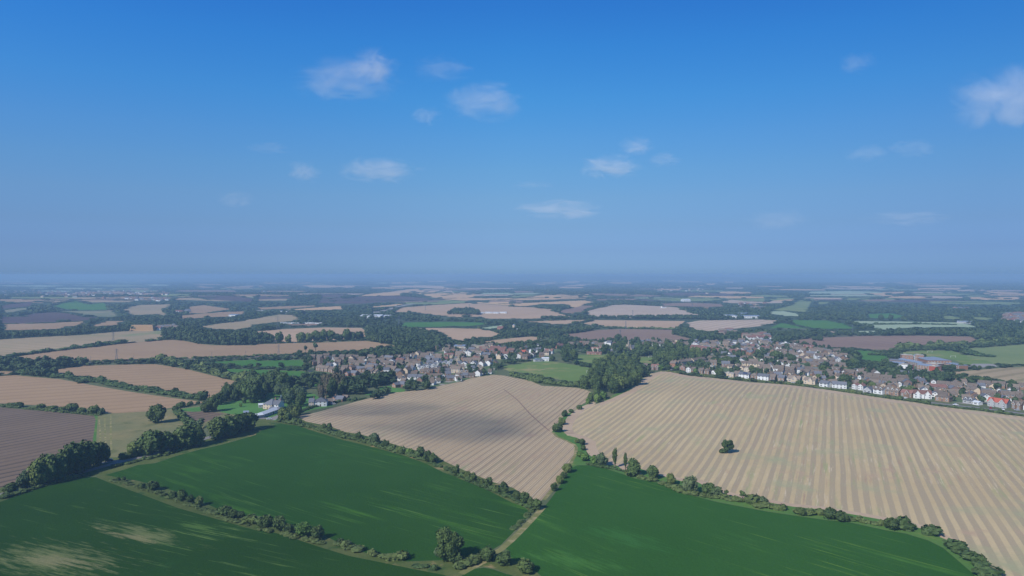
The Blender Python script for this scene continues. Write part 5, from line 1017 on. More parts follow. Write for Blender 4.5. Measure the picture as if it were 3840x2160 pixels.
for r_ in [('E2', 870, 405, 970, 400, 1, 'orange', 'red', 'gable', 2), ('E2', 975, 420, 1115, 415, 1, 'orange', 'red', 'gable', 2), ('E2', 1020, 325, 1240, 320, 2, 'cream', 'red', 'cross', 2), ('E2', 1240, 415, 1380, 410, 1, 'cream', 'slate', 'gfront', 2), ('E2', 190, 330, 320, 335, 1, 'white', 'brown', 'gfront', 2), ('E2', 400, 385, 585, 380, 3, 'orange', 'brown', 'gable', 2), ('E2', 590, 290, 745, 300, 2, 'white', 'brown', 'cross', 2),
           ('E2', 750, 345, 860, 345, 2, 'brick', 'brown', 'gable', 2), ('E2', 270, 515, 450, 525, 3, 'white', 'brown', 'gable', 2), ('E2', 545, 710, 740, 705, 1, 'brick', 'brown', 'cross', 2), ('E2', 745, 690, 950, 680, 1, 'orange', 'brown', 'cross', 2), ('E2', 1285, 605, 1490, 600, 1, 'cream', 'brown', 'gable', 2), ('E2', 1325, 495, 1430, 490, 1, 'cream', 'slate', 'gable', 1.5), ('E2', 1435, 440, 1520, 435, 1, 'orange', 'brown', 'gfront', 3),
           ('E2', 1360, 720, 1575, 715, 1, 'brown', 'tan', 'dormer', 1.5), ('E2', 1350, 800, 1440, 790, 1, 'white', 'brown', 'gfront', 2), ('E2', 1440, 780, 1570, 775, 1, 'brown', 'slate', 'gable', 1.5), ('E2', 1290, 860, 1430, 850, 1, 'white', 'brown', 'gable', 1.5), ('E2', 1065, 850, 1290, 840, 1, 'brick', 'slate', 'gable', 1.5), ('E2', 945, 780, 1035, 775, 1, 'white', 'brown', 'gfront', 1.5), ('E2', 1045, 745, 1190, 738, 1, 'brown', 'slate', 'gable', 1.5),
           ('E2', 680, 800, 920, 795, 2, 'white', 'brown', 'gable', 1.5), ('E2', 680, 885, 790, 882, 1, 'white', 'brown', 'dormer', 1.5), ('E2', 835, 905, 935, 900, 1, 'white', 'brown', 'gable', 1.5), ('E2', 320, 815, 540, 825, 2, 'white', 'slate', 'gable', 1.5), ('E2', 660, 945, 780, 950, 1, 'white', 'brown', 'gable', 1), ('E2', 90, 610, 200, 600, 1, 'white', 'flat', 'flat', 1), ('E2', 190, 655, 285, 648, 1, 'orange', 'brown', 'gable', 2), ('E2', 320, 715, 410, 712, 1, 'orange', 'red', 'gable', 1),
           ('E2', 1515, 245, 1860, 275, 4, 'white', 'tan', 'gable', 2), ('E2', 1890, 305, 2065, 315, 2, 'brick', 'slate', 'gable', 2), ('E2', 2200, 285, 2500, 290, 4, 'white', 'red', 'gable', 2), ('E2', 1820, 220, 2010, 225, 3, 'orange', 'red', 'cross', 2), ('E2', 2020, 205, 2200, 210, 3, 'orange', 'red', 'gable', 2), ('E2', 2200, 180, 2420, 185, 4, 'orange', 'red', 'gable', 2), ('E2', 1830, 160, 2000, 162, 3, 'brick', 'red', 'gable', 2), ('E2', 2080, 150, 2300, 150, 4, 'brick', 'red', 'gable', 2),
           ('E2', 2260, 235, 2400, 238, 3, 'orange', 'red', 'cross', 2), ('E2', 2505, 215, 2600, 215, 2, 'orange', 'red', 'gable', 2), ('E2', 1610, 412, 1700, 410, 1, 'white', 'tan', 'gable', 1.5), ('E2', 1690, 380, 1830, 385, 2, 'brick', 'red', 'gable', 1.5), ('E2', 1655, 635, 1740, 630, 1, 'white', 'slate', 'gable', 2), ('E2', 1810, 595, 1900, 590, 1, 'cream', 'tan', 'gfront', 2), ('E2', 1915, 360, 1985, 360, 1, 'cream', 'brown', 'gfront', 2), ('E2', 1395, 205, 1510, 215, 2, 'white', 'brown', 'gable', 2), ('E2', 1025, 240, 1200, 235, 2, 'white', 'brown', 'gable', 2), ('E2', 2040, 690, 2090, 690, 1, 'white', 'brown', 'gable', 1.5)]:
    hrow(*r_, where='in the dense village centre', group='houses in the dense village centre', win=2.8)
# middle of the village, round the green
for r_ in [('C', 1360, 345, 1460, 345, 1, 'brick', 'red', 'gable', 2, 'brick red-roofed house above the long brick hall'), ('C', 1560, 370, 1660, 370, 1, 'white', 'slate', 'cross', 2, 'white-gabled slate house behind the village hall'), ('C', 1590, 475, 1745, 478, 1, 'cream', 'red', 'double', 2, 'twin-gabled cream house right behind the long brick hall'), ('C', 1815, 490, 1890, 492, 1, 'white', 'slate', 'gfront', 2, 'white house with bay windows right of the long brick hall'),
           ('C', 1900, 520, 2030, 520, 1, 'brown', 'slate', 'dormer', 2, 'dark brick dormered house left of the church trees'), ('C', 2020, 360, 2110, 360, 1, 'brick', 'brown', 'gfront', 2, 'pink-brick gabled house left of the church'), ('C', 900, 420, 1060, 400, 1, 'orange', 'red', 'gable', 2, 'orange-red roofed house among trees left of the green'), ('C', 660, 515, 810, 520, 1, 'white', 'red', 'cross', 2, 'black and white gabled house above the pavilion'),
           ('C', 400, 515, 480, 510, 1, 'white', 'slate', 'gable', 2, 'white slate-roofed house left of the black and white gabled one'), ('C', 490, 490, 600, 488, 1, 'grey', 'slate', 'gable', 2, 'grey house next to the black and white gabled one'), ('C', 150, 540, 265, 542, 1, 'cream', 'orange', 'gable', 2, 'cream house with an orange roof at the right end of the left village'), ('C', 1310, 375, 1350, 375, 1, 'brick', 'brown', 'gable', 1.5, 'small brown house above the green between trees'),
           ('Q', 150, 455, 250, 460, 1, 'brown', 'red', 'double', 2, 'dark red gabled house left of the village road bend'), ('Q', 45, 425, 95, 428, 1, 'brick', 'brown', 'gable', 1.5, 'small house half hidden by the copse left of the road bend')]:
    hrow(*r_[:10], where='', single=r_[10], group='houses round the village green', win=2.8, gap=0)
hrow('C', 1500, 532, 1800, 540, 2, 'orange', 'red', 'gable', 1, where='', group='long brick hall blocks by the green', win=2.8, gap=.02, rh=1.6, chim=False, name='village_hall', cat='hall')
# manor, villa, bungalow
hrow('M', 460, 500, 640, 520, 1, 'cream', 'slate', 'hip', 2, '', single='manor house with a steep grey hipped roof and cream front', group=None, W=12, gap=0, name='manor_house', rh=4)
hrow('M', 640, 512, 770, 520, 1, 'white', 'slate', 'gable', 2, '', single='white side wing of the manor house', W=9, gap=0, name='manor_house', rh=3)
hrow('M', 490, 670, 800, 560, 1, 'white', 'white', 'gable', 0, '', single='long low stable with a pale sheet roof in the manor yard', W=7, gap=0, rh=1.4, name='stable', cat='stable', chim=False, win=4)
hrow('M', 580, 560, 770, 575, 1, 'grey', 'slate', 'gable', 0, '', single='dark-roofed stable range between the manor and the pale stable', W=6, gap=0, rh=1.4, name='stable', cat='stable', chim=False, win=4)
hrow('M', 330, 700, 475, 680, 1, 'grey', 'white', 'gable', 0, '', single='small pale-roofed shed at the left of the manor yard', W=6, gap=0, rh=1.0, name='shed', cat='shed', chim=False, win=4)
hrow('M', 395, 478, 455, 474, 1, 'grey', 'white', 'gable', 0, '', single='glass-roofed lean-to at the left side of the manor', W=4, gap=0, rh=1.0, name='shed', cat='shed', chim=False, win=4)
hrow('M', 90, 635, 150, 632, 1, 'grey', 'metal', 'gable', 0, '', single='blue-green roofed shed under the roadside trees', W=5, gap=0, rh=1.0, name='shed', cat='shed', chim=False, win=4)
hrow('M', 1490, 455, 1745, 450, 1, 'white', 'slate', 'hip', 2, '', single='bright white villa with a dark slate roof above the stubble', W=10, gap=0, name='villa', rh=3)
hrow('M', 1385, 460, 1485, 458, 1, 'cream', 'slate', 'gable', 2, '', single='lower cream wing at the left end of the white villa', W=8, gap=0, name='villa')
hrow('M', 1835, 350, 1910, 352, 1, 'orange', 'slate', 'gfront', 1.5, '', single='orange brick gable end of the bungalow right of the villa', W=9, gap=0, name='bungalow', cat='bungalow')
hrow('M', 1915, 355, 2060, 360, 1, 'orange', 'slate', 'gable', 1, '', single='brick bungalow with dark roof and white conservatory side', W=9, gap=0, name='bungalow', cat='bungalow')
hrow('M', 2075, 325, 2150, 328, 1, 'orange', 'brown', 'gable', 1, '', single='small brick outbuilding right of the bungalow', W=6, gap=0, name='garage', cat='garage', chim=False)
hrow('M', 1770, 405, 1870, 400, 1, 'brown', 'brown', 'gable', 1, '', single='dark red-brown outbuilding between villa and bungalow', W=6, gap=0, name='garage', cat='garage', chim=False)
# fill the remaining village plots
def fill(s, n, dmin, where, looks):
    av = [(p[0], p[1], p[2] * 1.5) for p in HOUSEPOS] + [(t[0], t[1], t[2] * .8) for t in TREEPOS]
    pts = poisson(G(s), n, dmin, av, tries=40)
    for x, y in pts:
        wall, roof, style = looks[int(rng.integers(len(looks)))]
        rz = -.25 + (.0 if rng.random() < .7 else PI / 2) + rng.normal() * .15
        L = rng.uniform(8, 13); st = rng.choice([3.0, 5.1, 5.1])
        house(x, y, rz, L, 8, st, 3, wall, roof, style, f"{WNAME[wall]} {ADJ[style]} house with {RNAME[roof]} roof, {where}", 'houses ' + where, win=3.2)
BR = [('brick', 'brown', 'gable'), ('brick', 'brown', 'gable'), ('white', 'brown', 'gable'), ('cream', 'brown', 'gable'), ('brown', 'slate', 'gable'), ('white', 'slate', 'gfront')]

fill("A2 1260,815 1500,812 1800,818 2200,808 2576,815 A3 0,850 0,940 A2 2300,930 1900,880 1600,862 1330,855", 26, 16, 'beyond the wooded middle', BR)
fill("A3 0,850 300,852 620,900 760,950 760,1040 300,1000 0,930", 26, 14, 'at the far right estate', BR)
fill("A3 900,1120 1400,1200 1440,1280 1000,1200", 8, 14, 'by the school trees', BR)
fill("A2 1950,985 2576,990 A3 0,1060 400,1100 700,1130 300,1130 A2 2000,1060", 14, 15, 'in the middle rows', BR)
fill("A1 1300,985 2350,900 2400,1000 2100,1130 1600,1150 1100,1100", 34, 13, 'in the dense village centre', BR)
fill("A2 340,870 560,850 860,880 1040,860 1190,850 1000,830 500,840", 9, 18, 'above the green', BR)
def infill(s, n, dmin):
    av = [(p[0], p[1], p[2] * 1.5) for p in HOUSEPOS] + [(t[0], t[1], t[2] * .75) for t in TREEPOS]
    for x, y in poisson(G(s), n, dmin, av, 40):
        wall, roof, style = BR[int(rng.integers(len(BR)))]
        house(x, y, -.25 + (.0 if rng.random() < .6 else PI / 2) + rng.normal() * .2, rng.uniform(6.5, 9), 7, rng.choice([2.6, 4.5]), 2.4, wall, roof, style, f'small {WNAME[wall]} {ADJ[style]} house with {RNAME[roof]} roof, on a back plot', 'small houses on back plots')
infill(VL, 90, 9); infill("A2 1260,815 1800,818 2576,815 A3 300,850 760,950 830,1020 600,1060 0,1000 A2 2300,930 1900,880 1600,862", 110, 10); infill("A3 0,1060 400,1090 900,1160 1400,1210 2000,1250 2576,1310 2576,1400 2000,1420 1000,1290 0,1180", 70, 10)
# far settlements, a few pixels each
def far_houses(s, n):
    for x, y in poisson(G(s), n, 16, (), 20):
        wall = ('white', 'white', 'cream', 'brick', 'orange')[int(rng.integers(5))]; roof = ('brown', 'red', 'slate', 'tan')[int(rng.integers(4))]
        house(x, y, rng.uniform(-.5, .5), rng.uniform(10, 18), 9, 5, 3, wall, roof, 'gable', 'x', 'far', bulk=True)
far_houses("A0 0,300 700,285 1700,300 1700,400 1300,390 400,370 0,350", 140); far_houses("A3 2330,540 2576,530 2700,560 2700,620 2400,615", 70)
far_houses("A1 0,240 480,235 480,330 0,340", 26); far_houses("A2 1200,240 1900,250 2000,330 1600,330", 40); far_houses("A2 2250,430 2576,430 2576,480 2300,480", 16); far_houses("A0 1100,380 1700,370 1700,410 1350,410", 22)
far_houses("A2 1500,470 2576,480 2576,500", 6); far_houses("A2 2050,715 2200,705 2250,740 2100,750", 9); far_houses("A0 1570,680 1770,660 1780,685 1580,695", 16); far_houses("A0 1780,510 1890,500 1890,520 1790,525", 8); far_houses("A3 1850,480 2000,480 2000,495 1860,495", 8)
far_houses("A2 2330,760 2576,740 2576,790 2400,795", 14)
order = sorted([i for i in range(len(SPECS)) if SPECS[i][10] != 'x'], key=lambda i: -(SPECS[i][3] * (SPECS[i][5] + SPECS[i][6])) / (SPECS[i][0] ** 2 + SPECS[i][1] ** 2))
keep = set(order[:298])
for i, sp in enumerate(SPECS):
    special = sp[12].get('name', 'house') != 'house'; kk = dict(sp[12]); kk['bulk'] = not (i in keep or special)
    build_house(*sp[:12], **kk)
me = bpy.data.meshes.new('distant_houses'); me.from_pydata(np.concatenate(BULK.v).tolist(), [], BULK.f)
for m_ in BULK.mats: me.materials.append(m_)
me.polygons.foreach_set('material_index', np.array(BULK.m, np.int32)); me.update()
tag(link('distant_houses', me), 'far brick and white houses too small to tell apart across the distant settlements', 'houses', kind='stuff')
print('HOUSES', NHOUSE, len(SPECS))
# ------------------------------------------------------------------ church
x, y = at('C', 2352, 480); e = empty('church', (x, y + 3, hz(x, y) - .3), .5)
tag(e, 'stone church with a slim pointed spire among dark trees', 'church')
STONE = plain('church_stone', C('b7a892'), .9, .15); SPIRE = plain('spire_shingle', C('a59a8c'), .8, .1)
b = MB(); b.box(-2.6, 2.6, -2.6, 2.6, -1, 11.5)
for s_ in (-1, 1):
    for t_ in (-1, 1): b.box(s_ * 2.6 - .5, s_ * 2.6 + .5, t_ * 2.6 - .5, t_ * 2.6 + .5, -1, 10); b.box(s_ * 2.3 - .3, s_ * 2.3 + .3, t_ * 2.3 - .3, t_ * 2.3 + .3, 11.5, 12.6)
link('tower', b.mesh('tower', [STONE]), e)
b = MB(); b.bar((0, 0, 11.4), (0, 0, 19.5), 1.9, 0, 8, .08); link('spire', b.mesh('spire', [SPIRE]), e)
b = MB(); gable_body(b, 20, 9, 5.5, 4.5, 0, 'x', 12.6, 0); link('nave', b.mesh('nave', [STONE]), e)
b = MB(); gable_roof(b, 20, 9, 5.5, 4.5, 0, 'x', 12.6, 0); link('roof', b.mesh('roof', [ROOF['slate']]), e)
wm = cached(('win', False), lambda: win_mesh(1.6, 1.35))
for i in range(4): o = link('window', wm, e, (6 + i * 4.4, -4.53, 1.6), 0, (.8, 1, 2.0))
o = link('belfry_opening', wm, e, (0, -2.63, 8.6), 0, (.8, 1, 1.2))
# ------------------------------------------------------------------ school blocks
def block(x0, y0, x1, y1, W, he, rh, wall, roof, style, label, win=3.4):
    a = np.array(at('S', x0, y0)); b_ = np.array(at('S', x1, y1)); u = b_ - a; L = np.hypot(*u); u /= L; n = np.array([-u[1], u[0]]); c = (a + b_) / 2 + n * W / 2
    build_house(c[0], c[1], math.atan2(u[1], u[0]), L, W, he, rh, wall, roof, style, label, 'school buildings', win=win, name='school_block', cat='school', chim=False)
block(765, 308, 985, 314, 13, 9.5, 0, 'orange', 'flat', 'flat', 'left part of the tall orange brick school block')
block(1030, 310, 1205, 316, 13, 9.5, 0, 'orange', 'flat', 'flat', 'right part of the tall orange brick school block')
block(984, 308, 1032, 311, 11, 9.0, 0, 'grey', 'metal', 'flat', 'grey glazed stair tower joining the tall orange school blocks')
block(385, 372, 770, 402, 20, 3.5, 1.6, 'grey', 'metal', 'gable', 'leftmost low school building with a blue-grey roof')
block(680, 330, 1120, 410, 11, 5, 1.6, 'brick', 'metal', 'gable', 'long narrow school building with a blue-grey roof in the centre')
block(1060, 440, 1440, 490, 12, 5, 1.4, 'brick', 'metal', 'gable', 'front right school building under a long grey roof')
block(1270, 362, 1760, 366, 34, 6, 3, 'orange', 'metal', 'hip', 'broad school hall with the largest grey roof')
block(1480, 470, 1615, 450, 14, 7, 0, 'orange', 'flat', 'flat', 'orange brick school block with flat roof below the hall')
block(740, 462, 882, 470, 10, 6.5, 0, 'white', 'flat', 'flat', 'white-framed glazed school front')
block(886, 470, 1000, 452, 9, 6, 0, 'red', 'flat', 'flat', 'bright red-walled school block beside the white-framed front', 9)
block(1455, 500, 1560, 486, 9, 6, 0, 'red', 'flat', 'flat', 'red-walled school block at the right front end', 9)
block(1630, 420, 1920, 468, 12, 5.5, 0, 'orange', 'metal', 'flat', 'rightmost school block partly behind trees')
block(510, 330, 760, 345, 10, 4, 1.4, 'brick', 'slate', 'gable', 'low dark-roofed school range at the back left')
# ------------------------------------------------------------------ sports pavilion, sheds, silo, straw
def shed(tagz, x0, y0, x1, y1, W, he, rh, wall, roof, label, name='shed', cat='shed', group=None, style='gable'):
    a = np.array(at(tagz, x0, y0)); b_ = np.array(at(tagz, x1, y1)); u = b_ - a; L = np.hypot(*u); u /= L; n = np.array([-u[1], u[0]]); c = (a + b_) / 2 + n * W / 2
    build_house(c[0], c[1], math.atan2(u[1], u[0]), L, W, he, rh, wall, roof, style, label, group, win=6, name=name, cat=cat, chim=False)
shed('C', 605, 668, 740, 668, 9, 4.2, 1.2, 'white', 'white', 'white sports pavilion at the edge of the cricket field', 'pavilion', 'pavilion')
shed('C', 460, 680, 615, 672, 5, 3.2, 0, 'grey', 'metal', 'grey-green flat container building left of the white pavilion', 'container', 'container', style='flat')
shed('A1', 1040, 574, 1120, 574, 60, 6, 3, 'white', 'white', 'left of three white warehouses in the far trees', 'warehouse', 'warehouse'); shed('A1', 1115, 580, 1250, 580, 80, 7, 3, 'white', 'white', 'largest white warehouse in the far trees', 'warehouse', 'warehouse'); shed('A1', 1260, 574, 1345, 574, 50, 6, 2, 'grey', 'white', 'right of three white warehouses in the far trees', 'warehouse', 'warehouse')
for k, (a_, b2_, yv) in enumerate([(2250, 2290, 527), (2300, 2370, 525), (2380, 2440, 526), (2450, 2520, 524)]): shed('A1', a_, yv, b2_, yv, 22, 3.5, 1.2, 'white', 'white', f'{ORD[k]} of the white sheds right of the small far wood', 'farm_shed', 'shed')
for k, (a_, b2_, yv) in enumerate([(2165, 2240, 568), (2250, 2330, 572), (2300, 2400, 548), (2340, 2500, 574)]): shed('A2', a_, yv, b2_, yv, 35, 6, 2, 'white', 'metal', f'{ORD[k]} of the pale glasshouse-like sheds beyond the right fields', 'farm_shed', 'shed')
shed('A2', 1730, 405, 1800, 405, 40, 8, 3, 'white', 'white', 'white farm shed in the green fields far off', 'farm_shed', 'shed'); shed('A2', 20, 715, 80, 718, 16, 6, 2, 'white', 'white', 'white farm shed beside the pale silo', 'farm_shed', 'shed')
shed('A1', 2425, 700, 2480, 702, 10, 6, 4, 'orange', 'red', 'red farmhouse by the yellow-green slope', 'farmhouse', 'farmhouse'); shed('A1', 525, 570, 585, 570, 25, 5, 2, 'grey', 'metal', 'blue-grey roofed shed behind the parked vehicles', 'farm_shed', 'shed')
shed('A0', 2300, 560, 2370, 562, 25, 6, 2, 'white', 'metal', 'pale blue shed by the far tan slope', 'farm_shed', 'shed'); shed('A1', 220, 520, 420, 525, 20, 6, 1, 'white', 'metal', 'long white shed beside the motorway', 'farm_shed', 'shed')
shed('A3', 1900, 622, 2060, 628, 14, 4, 2, 'grey', 'metal', 'pale shed at the edge of the pale green field', 'farm_shed', 'shed'); shed('E2', 1235, 120, 1480, 125, 26, 5, 1.5, 'cream', 'metal', 'broad grey station shed with a shallow roof', 'station_shed', 'shed'); shed('E2', 1600, 92, 1950, 88, 9, 4, 0, 'cream', 'flat', 'long tan platform building at the station', 'station_building', 'station', style='flat')
x, y = at('A2', 20, 700); e = empty('silo', (x, y, hz(x, y))); tag(e, 'pale upright silo beside the white farm shed', 'silo')
b = MB(); b.bar((0, 0, -1), (0, 0, 13), 3.4, 0, 14); link('drum', b.mesh('drum', [WALL['cream']]), e); b = MB(); b.bar((0, 0, 13), (0, 0, 15), 3.5, 0, 14, .4); link('cap', b.mesh('cap', [ROOF['metal']]), e)
x, y = at('A0', 1440, 697); STRAW = plain('straw', C('ab8c68'), .95, .12)
b = MB(); h_ = 12; w_ = 25
b.face([(-w_, -7, 0), (w_, -7, 0), (w_ - 3, -5, h_), (-w_ + 4, -5, h_)]); b.face([(w_, 7, 0), (-w_, 7, 0), (-w_ + 4, 5, h_), (w_ - 3, 5, h_)]); b.face([(w_, -7, 0), (w_, 7, 0), (w_ - 3, 5, h_), (w_ - 3, -5, h_)]); b.face([(-w_, 7, 0), (-w_, -7, 0), (-w_ + 4, -5, h_), (-w_ + 4, 5, h_)])
b.face([(-w_ + 4, -5, h_), (w_ - 3, -5, h_), (w_ - 3, 5, h_), (-w_ + 4, 5, h_)])
for k in range(1, 5): b.box(-w_ + 4 * k / 5 - .3, w_ - 3 * k / 5 + .3, -7.2 + 2 * k / 5, 7.2 - 2 * k / 5, h_ * k / 5 - .12, h_ * k / 5 + .12)
o = link('straw_stack', b.mesh('straw_stack', [STRAW])); o.location = (x, y, hz(x, y)); tag(o, 'big tan straw stack shaped like a barn, left of the far farm', 'straw stack')
# ------------------------------------------------------------------ pylons and railway masts
STEEL = plain('galvanised_steel', C('77818c'), .5, metallic=.3)
def pylon_meshes(h):
    w0, w1 = h * .11, h * .022; t = max(.10, h * .0042)
    b = MB()
    def cw(z): return w0 + (w1 - w0) * min(1, z / (h * .62)) if z < h * .62 else w1
    zs = [0, .14, .27, .38, .48, .56, .62, .70, .78, .86, .93]; zs = [z * h for z in zs]
    for z0, z1 in zip(zs[:-1], zs[1:]):
        a, c = cw(z0), cw(z1)
        for sx_, sy_ in ((1, 1), (1, -1), (-1, -1), (-1, 1)): b.bar((a * sx_, a * sy_, z0), (c * sx_, c * sy_, z1), t)
        for (p, q) in (((1, 1), (1, -1)), ((1, -1), (-1, -1)), ((-1, -1), (-1, 1)), ((-1, 1), (1, 1))):
            b.bar((a * p[0], a * p[1], z0), (c * q[0], c * q[1], z1), t * .6, n=3); b.bar((a * q[0], a * q[1], z0), (c * p[0], c * p[1], z1), t * .6, n=3)
    for sx_, sy_ in ((1, 1), (1, -1), (-1, -1), (-1, 1)): b.bar((w1 * sx_, w1 * sy_, h * .93), (0, 0, h), t)
    arms = []
    for zf, al in ((.66, .13), (.77, .17), (.88, .12)):
        c = MB(); z = zf * h; L = al * h
        for s_ in (-1, 1):
            for q in (-w1, w1): c.bar((s_ * w1, q, z), (s_ * L, 0, z + .01 * h), t * .8); c.bar((s_ * w1, q, z + .05 * h), (s_ * L, 0, z + .01 * h), t * .7)
            c.bar((s_ * L, 0, z), (s_ * L, 0, z - .05 * h), t * .8)
        arms.append(c.mesh('cross_arm', [STEEL]))
    return b.mesh('lattice_tower', [STEEL]), arms
for tagz, bx, by, ty, lab in [('A0', 1173, 998, 875, 'nearest left pylon standing beside the railway in the tan field'), ('A0', 1140, 822, 706, 'pylon behind the nearest left one at the pale field hedge'), ('A1', 228, 945, 830, 'pylon standing beside the railway left of the estate'), ('A1', 220, 690, 540, 'tall pylon behind the plantation row'), ('A1', 1440, 662, 536, 'pylon rising from the central wood edge'),
                          ('A1', 1705, 492, 438, 'small pylon in the far tan field left of the little wood'), ('A2', 1215, 556, 490, 'pylon in the middle of the far striped field'), ('A2', 1090, 760, 684, 'pylon behind the tall trees at the brown field'), ('A2', 1145, 678, 598, 'pylon at the hedge gap above the brown field'), ('A3', 850, 736, 640, 'pylon among trees right of the far village'), ('A2', 1815, 470, 415, 'faint small pylon by the far round copse'), ('A1', 2145, 470, 425, 'faint pylon behind the small far wood')]:
    x, y = at(tagz, bx, by); h = (by - ty) / 2.68333 * (y * cp + CAMZ * sp_) / F
    e = empty('pylon', (x, y, hz(x, y)), .35); tag(e, lab, 'pylon', 'electricity pylons'); lt, arms = pylon_meshes(h)
    link('lattice_tower', lt, e)
    for a_ in arms: link('cross_arm', a_, e)
b = MB(); b.bar((0, 0, -.5), (0, 0, 9), .16, 0, 6, .12); b.bar((0, 0, 7.4), (2.6, 0, 7.9), .07); b.bar((0, 0, 6.6), (2.6, 0, 7.4), .06); MAST = b.mesh('railway_mast', [STEEL])
for k, (tagz, mx_, my_) in enumerate([('E2', 785, 150), ('E2', 1120, 95), ('E2', 1235, 90), ('E2', 1430, 95), ('E2', 1720, 70), ('E2', 1985, 95), ('E2', 2060, 90), ('E2', 2230, 60), ('E1', 322, 150), ('A2', 1932, 800), ('A2', 1975, 800), ('A2', 2150, 790), ('A2', 2195, 790), ('A3', 92, 780), ('A3', 318, 770), ('A3', 635, 755), ('A0', 910, 1020), ('A0', 1340, 1008), ('A0', 2130, 975), ('A0', 2470, 962)]):
    x, y = at(tagz, mx_, my_); o = link('railway_mast', MAST, None, (x, y, hz(x, y))); tag(o, f'slim grey railway mast, {ORD[k]} counted along the line through the village', 'railway mast', 'railway masts')
# ------------------------------------------------------------------ goals
b = MB(); GW = plain('white_goal_paint', C('f0f0ee'), .5)
b.bar((-3.7, 0, 0), (-3.7, 0, 2.5), .12); b.bar((3.7, 0, 0), (3.7, 0, 2.5), .12); b.bar((-3.8, 0, 2.5), (3.8, 0, 2.5), .12); b.bar((-3.7, 1.6, 0), (-3.7, 0, 2.4), .06); b.bar((3.7, 1.6, 0), (3.7, 0, 2.4), .06); GOAL = b.mesh('goal', [GW])
for tagz, gx, gy, lab in [('S', 1325, 118, 'white goal frame at the far end of the school pitch'), ('S', 1795, 218, 'white goal frame at the near right of the school pitch'), ('C', 1560, 900, 'white goal frame at the copse edge of the cricket field'), ('A2', 1400, 970, 'white goal frame on the small green by the wooded middle')]:
    x, y = at(tagz, gx, gy); o = link('goal_frame', GOAL, None, (x, y, hz(x, y)), 0); tag(o, lab, 'goal', 'goal frames')
# ------------------------------------------------------------------ cars
CARP = {'blue': plain('dark_blue_paint', (.01, .02, .06, 1), .25, spec=.5), 'white': plain('white_paint', (.75, .75, .75, 1), .3, spec=.5), 'red': plain('red_paint', (.35, .02, .02, 1), .3, spec=.5), 'silver': plain('silver_paint', (.45, .46, .48, 1), .3, spec=.5), 'black': plain('black_paint', (.015, .015, .018, 1), .25, spec=.5)}
TYRE = plain('tyre_rubber', (.02, .02, .02, 1), .9)
def car_body(col):
    b = MB(); prof = [(-2.1, .35), (-2.1, .85), (-1.2, .98), (1.55, .98), (2.05, .8), (2.1, .35)]
    for s_ in (-.85, .85): b.face([(p[0], s_, p[1]) for p in (prof if s_ < 0 else prof[::-1])])
    for i in range(6):
        p, q = prof[i], prof[(i + 1) % 6]; b.face([(p[0], .85, p[1]), (q[0], .85, q[1]), (q[0], -.85, q[1]), (p[0], -.85, p[1])])
    b.box(-.95, 1.2, -.66, .66, 1.44, 1.5); return b.mesh('body', [CARP[col]])
def car_glass():
    b = MB(); lo = [(-1.55, -.8), (1.6, -.8), (1.6, .8), (-1.55, .8)]; hi = [(-.9, -.68), (1.15, -.68), (1.15, .68), (-.9, .68)]
    for i in range(4):
        j = (i + 1) % 4; b.face([(*lo[i], .97), (*lo[j], .97), (*hi[j], 1.45), (*hi[i], 1.45)])
    return b.mesh('windows', [GLASS])
CG = car_glass(); b = MB(); b.bar((0, -.11, 0), (0, .11, 0), .32, 0, 12); WHEEL = b.mesh('wheel', [TYRE])
CB = {c: car_body(c) for c in CARP}
for tagz, cx_, cy_, col, rz, lab in [('B0', 875, 531, 'blue', .35, 'dark blue car stopped at the lane junction'), ('G2', 2410, 822, 'white', -.2, 'white car on the drive of the brick house with a white bay'), ('G3', 1000, 792, 'white', -.2, 'white car on the road left of the grey chalet house'), ('G3', 2090, 900, 'white', 1.2, 'white car in front of the bright red-roofed pair'), ('G3', 1805, 866, 'red', 1.1, 'red car in front of the bright red-roofed pair'),
                                ('G3', 2415, 918, 'silver', -.2, 'silver car before the brick pair with white gables'), ('G1', 1135, 515, 'white', -.1, 'white car before the pale flat-roofed block'), ('G1', 220, 400, 'black', -.4, 'black car beside the orange brick house at the bend'), ('G1', 320, 425, 'white', -.4, 'white car before the white gabled house at the bend'), ('G2', 1560, 712, 'black', -.2, 'black car before the wide grey bungalow'), ('G1', 2440, 628, 'silver', -.2, 'silver car before the left cream house'),
                                ('M', 590, 715, 'white', .4, 'white car in the manor yard'), ('M', 1880, 412, 'silver', .3, 'silver car beside the dark outbuilding at the villa')]:
    x, y = at(tagz, cx_, cy_); e = empty('car', (x, y, hz(x, y) + .02), rz); tag(e, lab, 'car', 'cars'); link('body', CB[col], e); link('windows', CG, e)
    for wx in (-1.3, 1.3):
        for wy in (-.78, .78): link('wheel', WHEEL, e, (wx, wy, .32))
b = MB(); b.box(-3.2, 3.2, -1.15, 1.15, .5, 2.7); b.box(-2.4, 2.4, -1.18, 1.18, 1.5, 2.2, 1); b.bar((-1.2, -1.1, .4), (-1.2, 1.1, .4), .4, 2, 8); b.bar((1.4, -1.1, .4), (1.4, 1.1, .4), .4, 2, 8); VAN = b.mesh('parked_van', [CARP['white'], GLASS, TYRE])
for k in range(26):
    x, y = at('A1', 255 + k * 16 + rng.uniform(-4, 4), 626 + rng.uniform(-3, 5)); o = link('parked_van', VAN, None, (x, y, hz(x, y)), rng.uniform(-.4, .4)); tag(o, 'one of the white vehicles parked in a row on the far bare plot', 'van', 'white vehicles on the far plot')
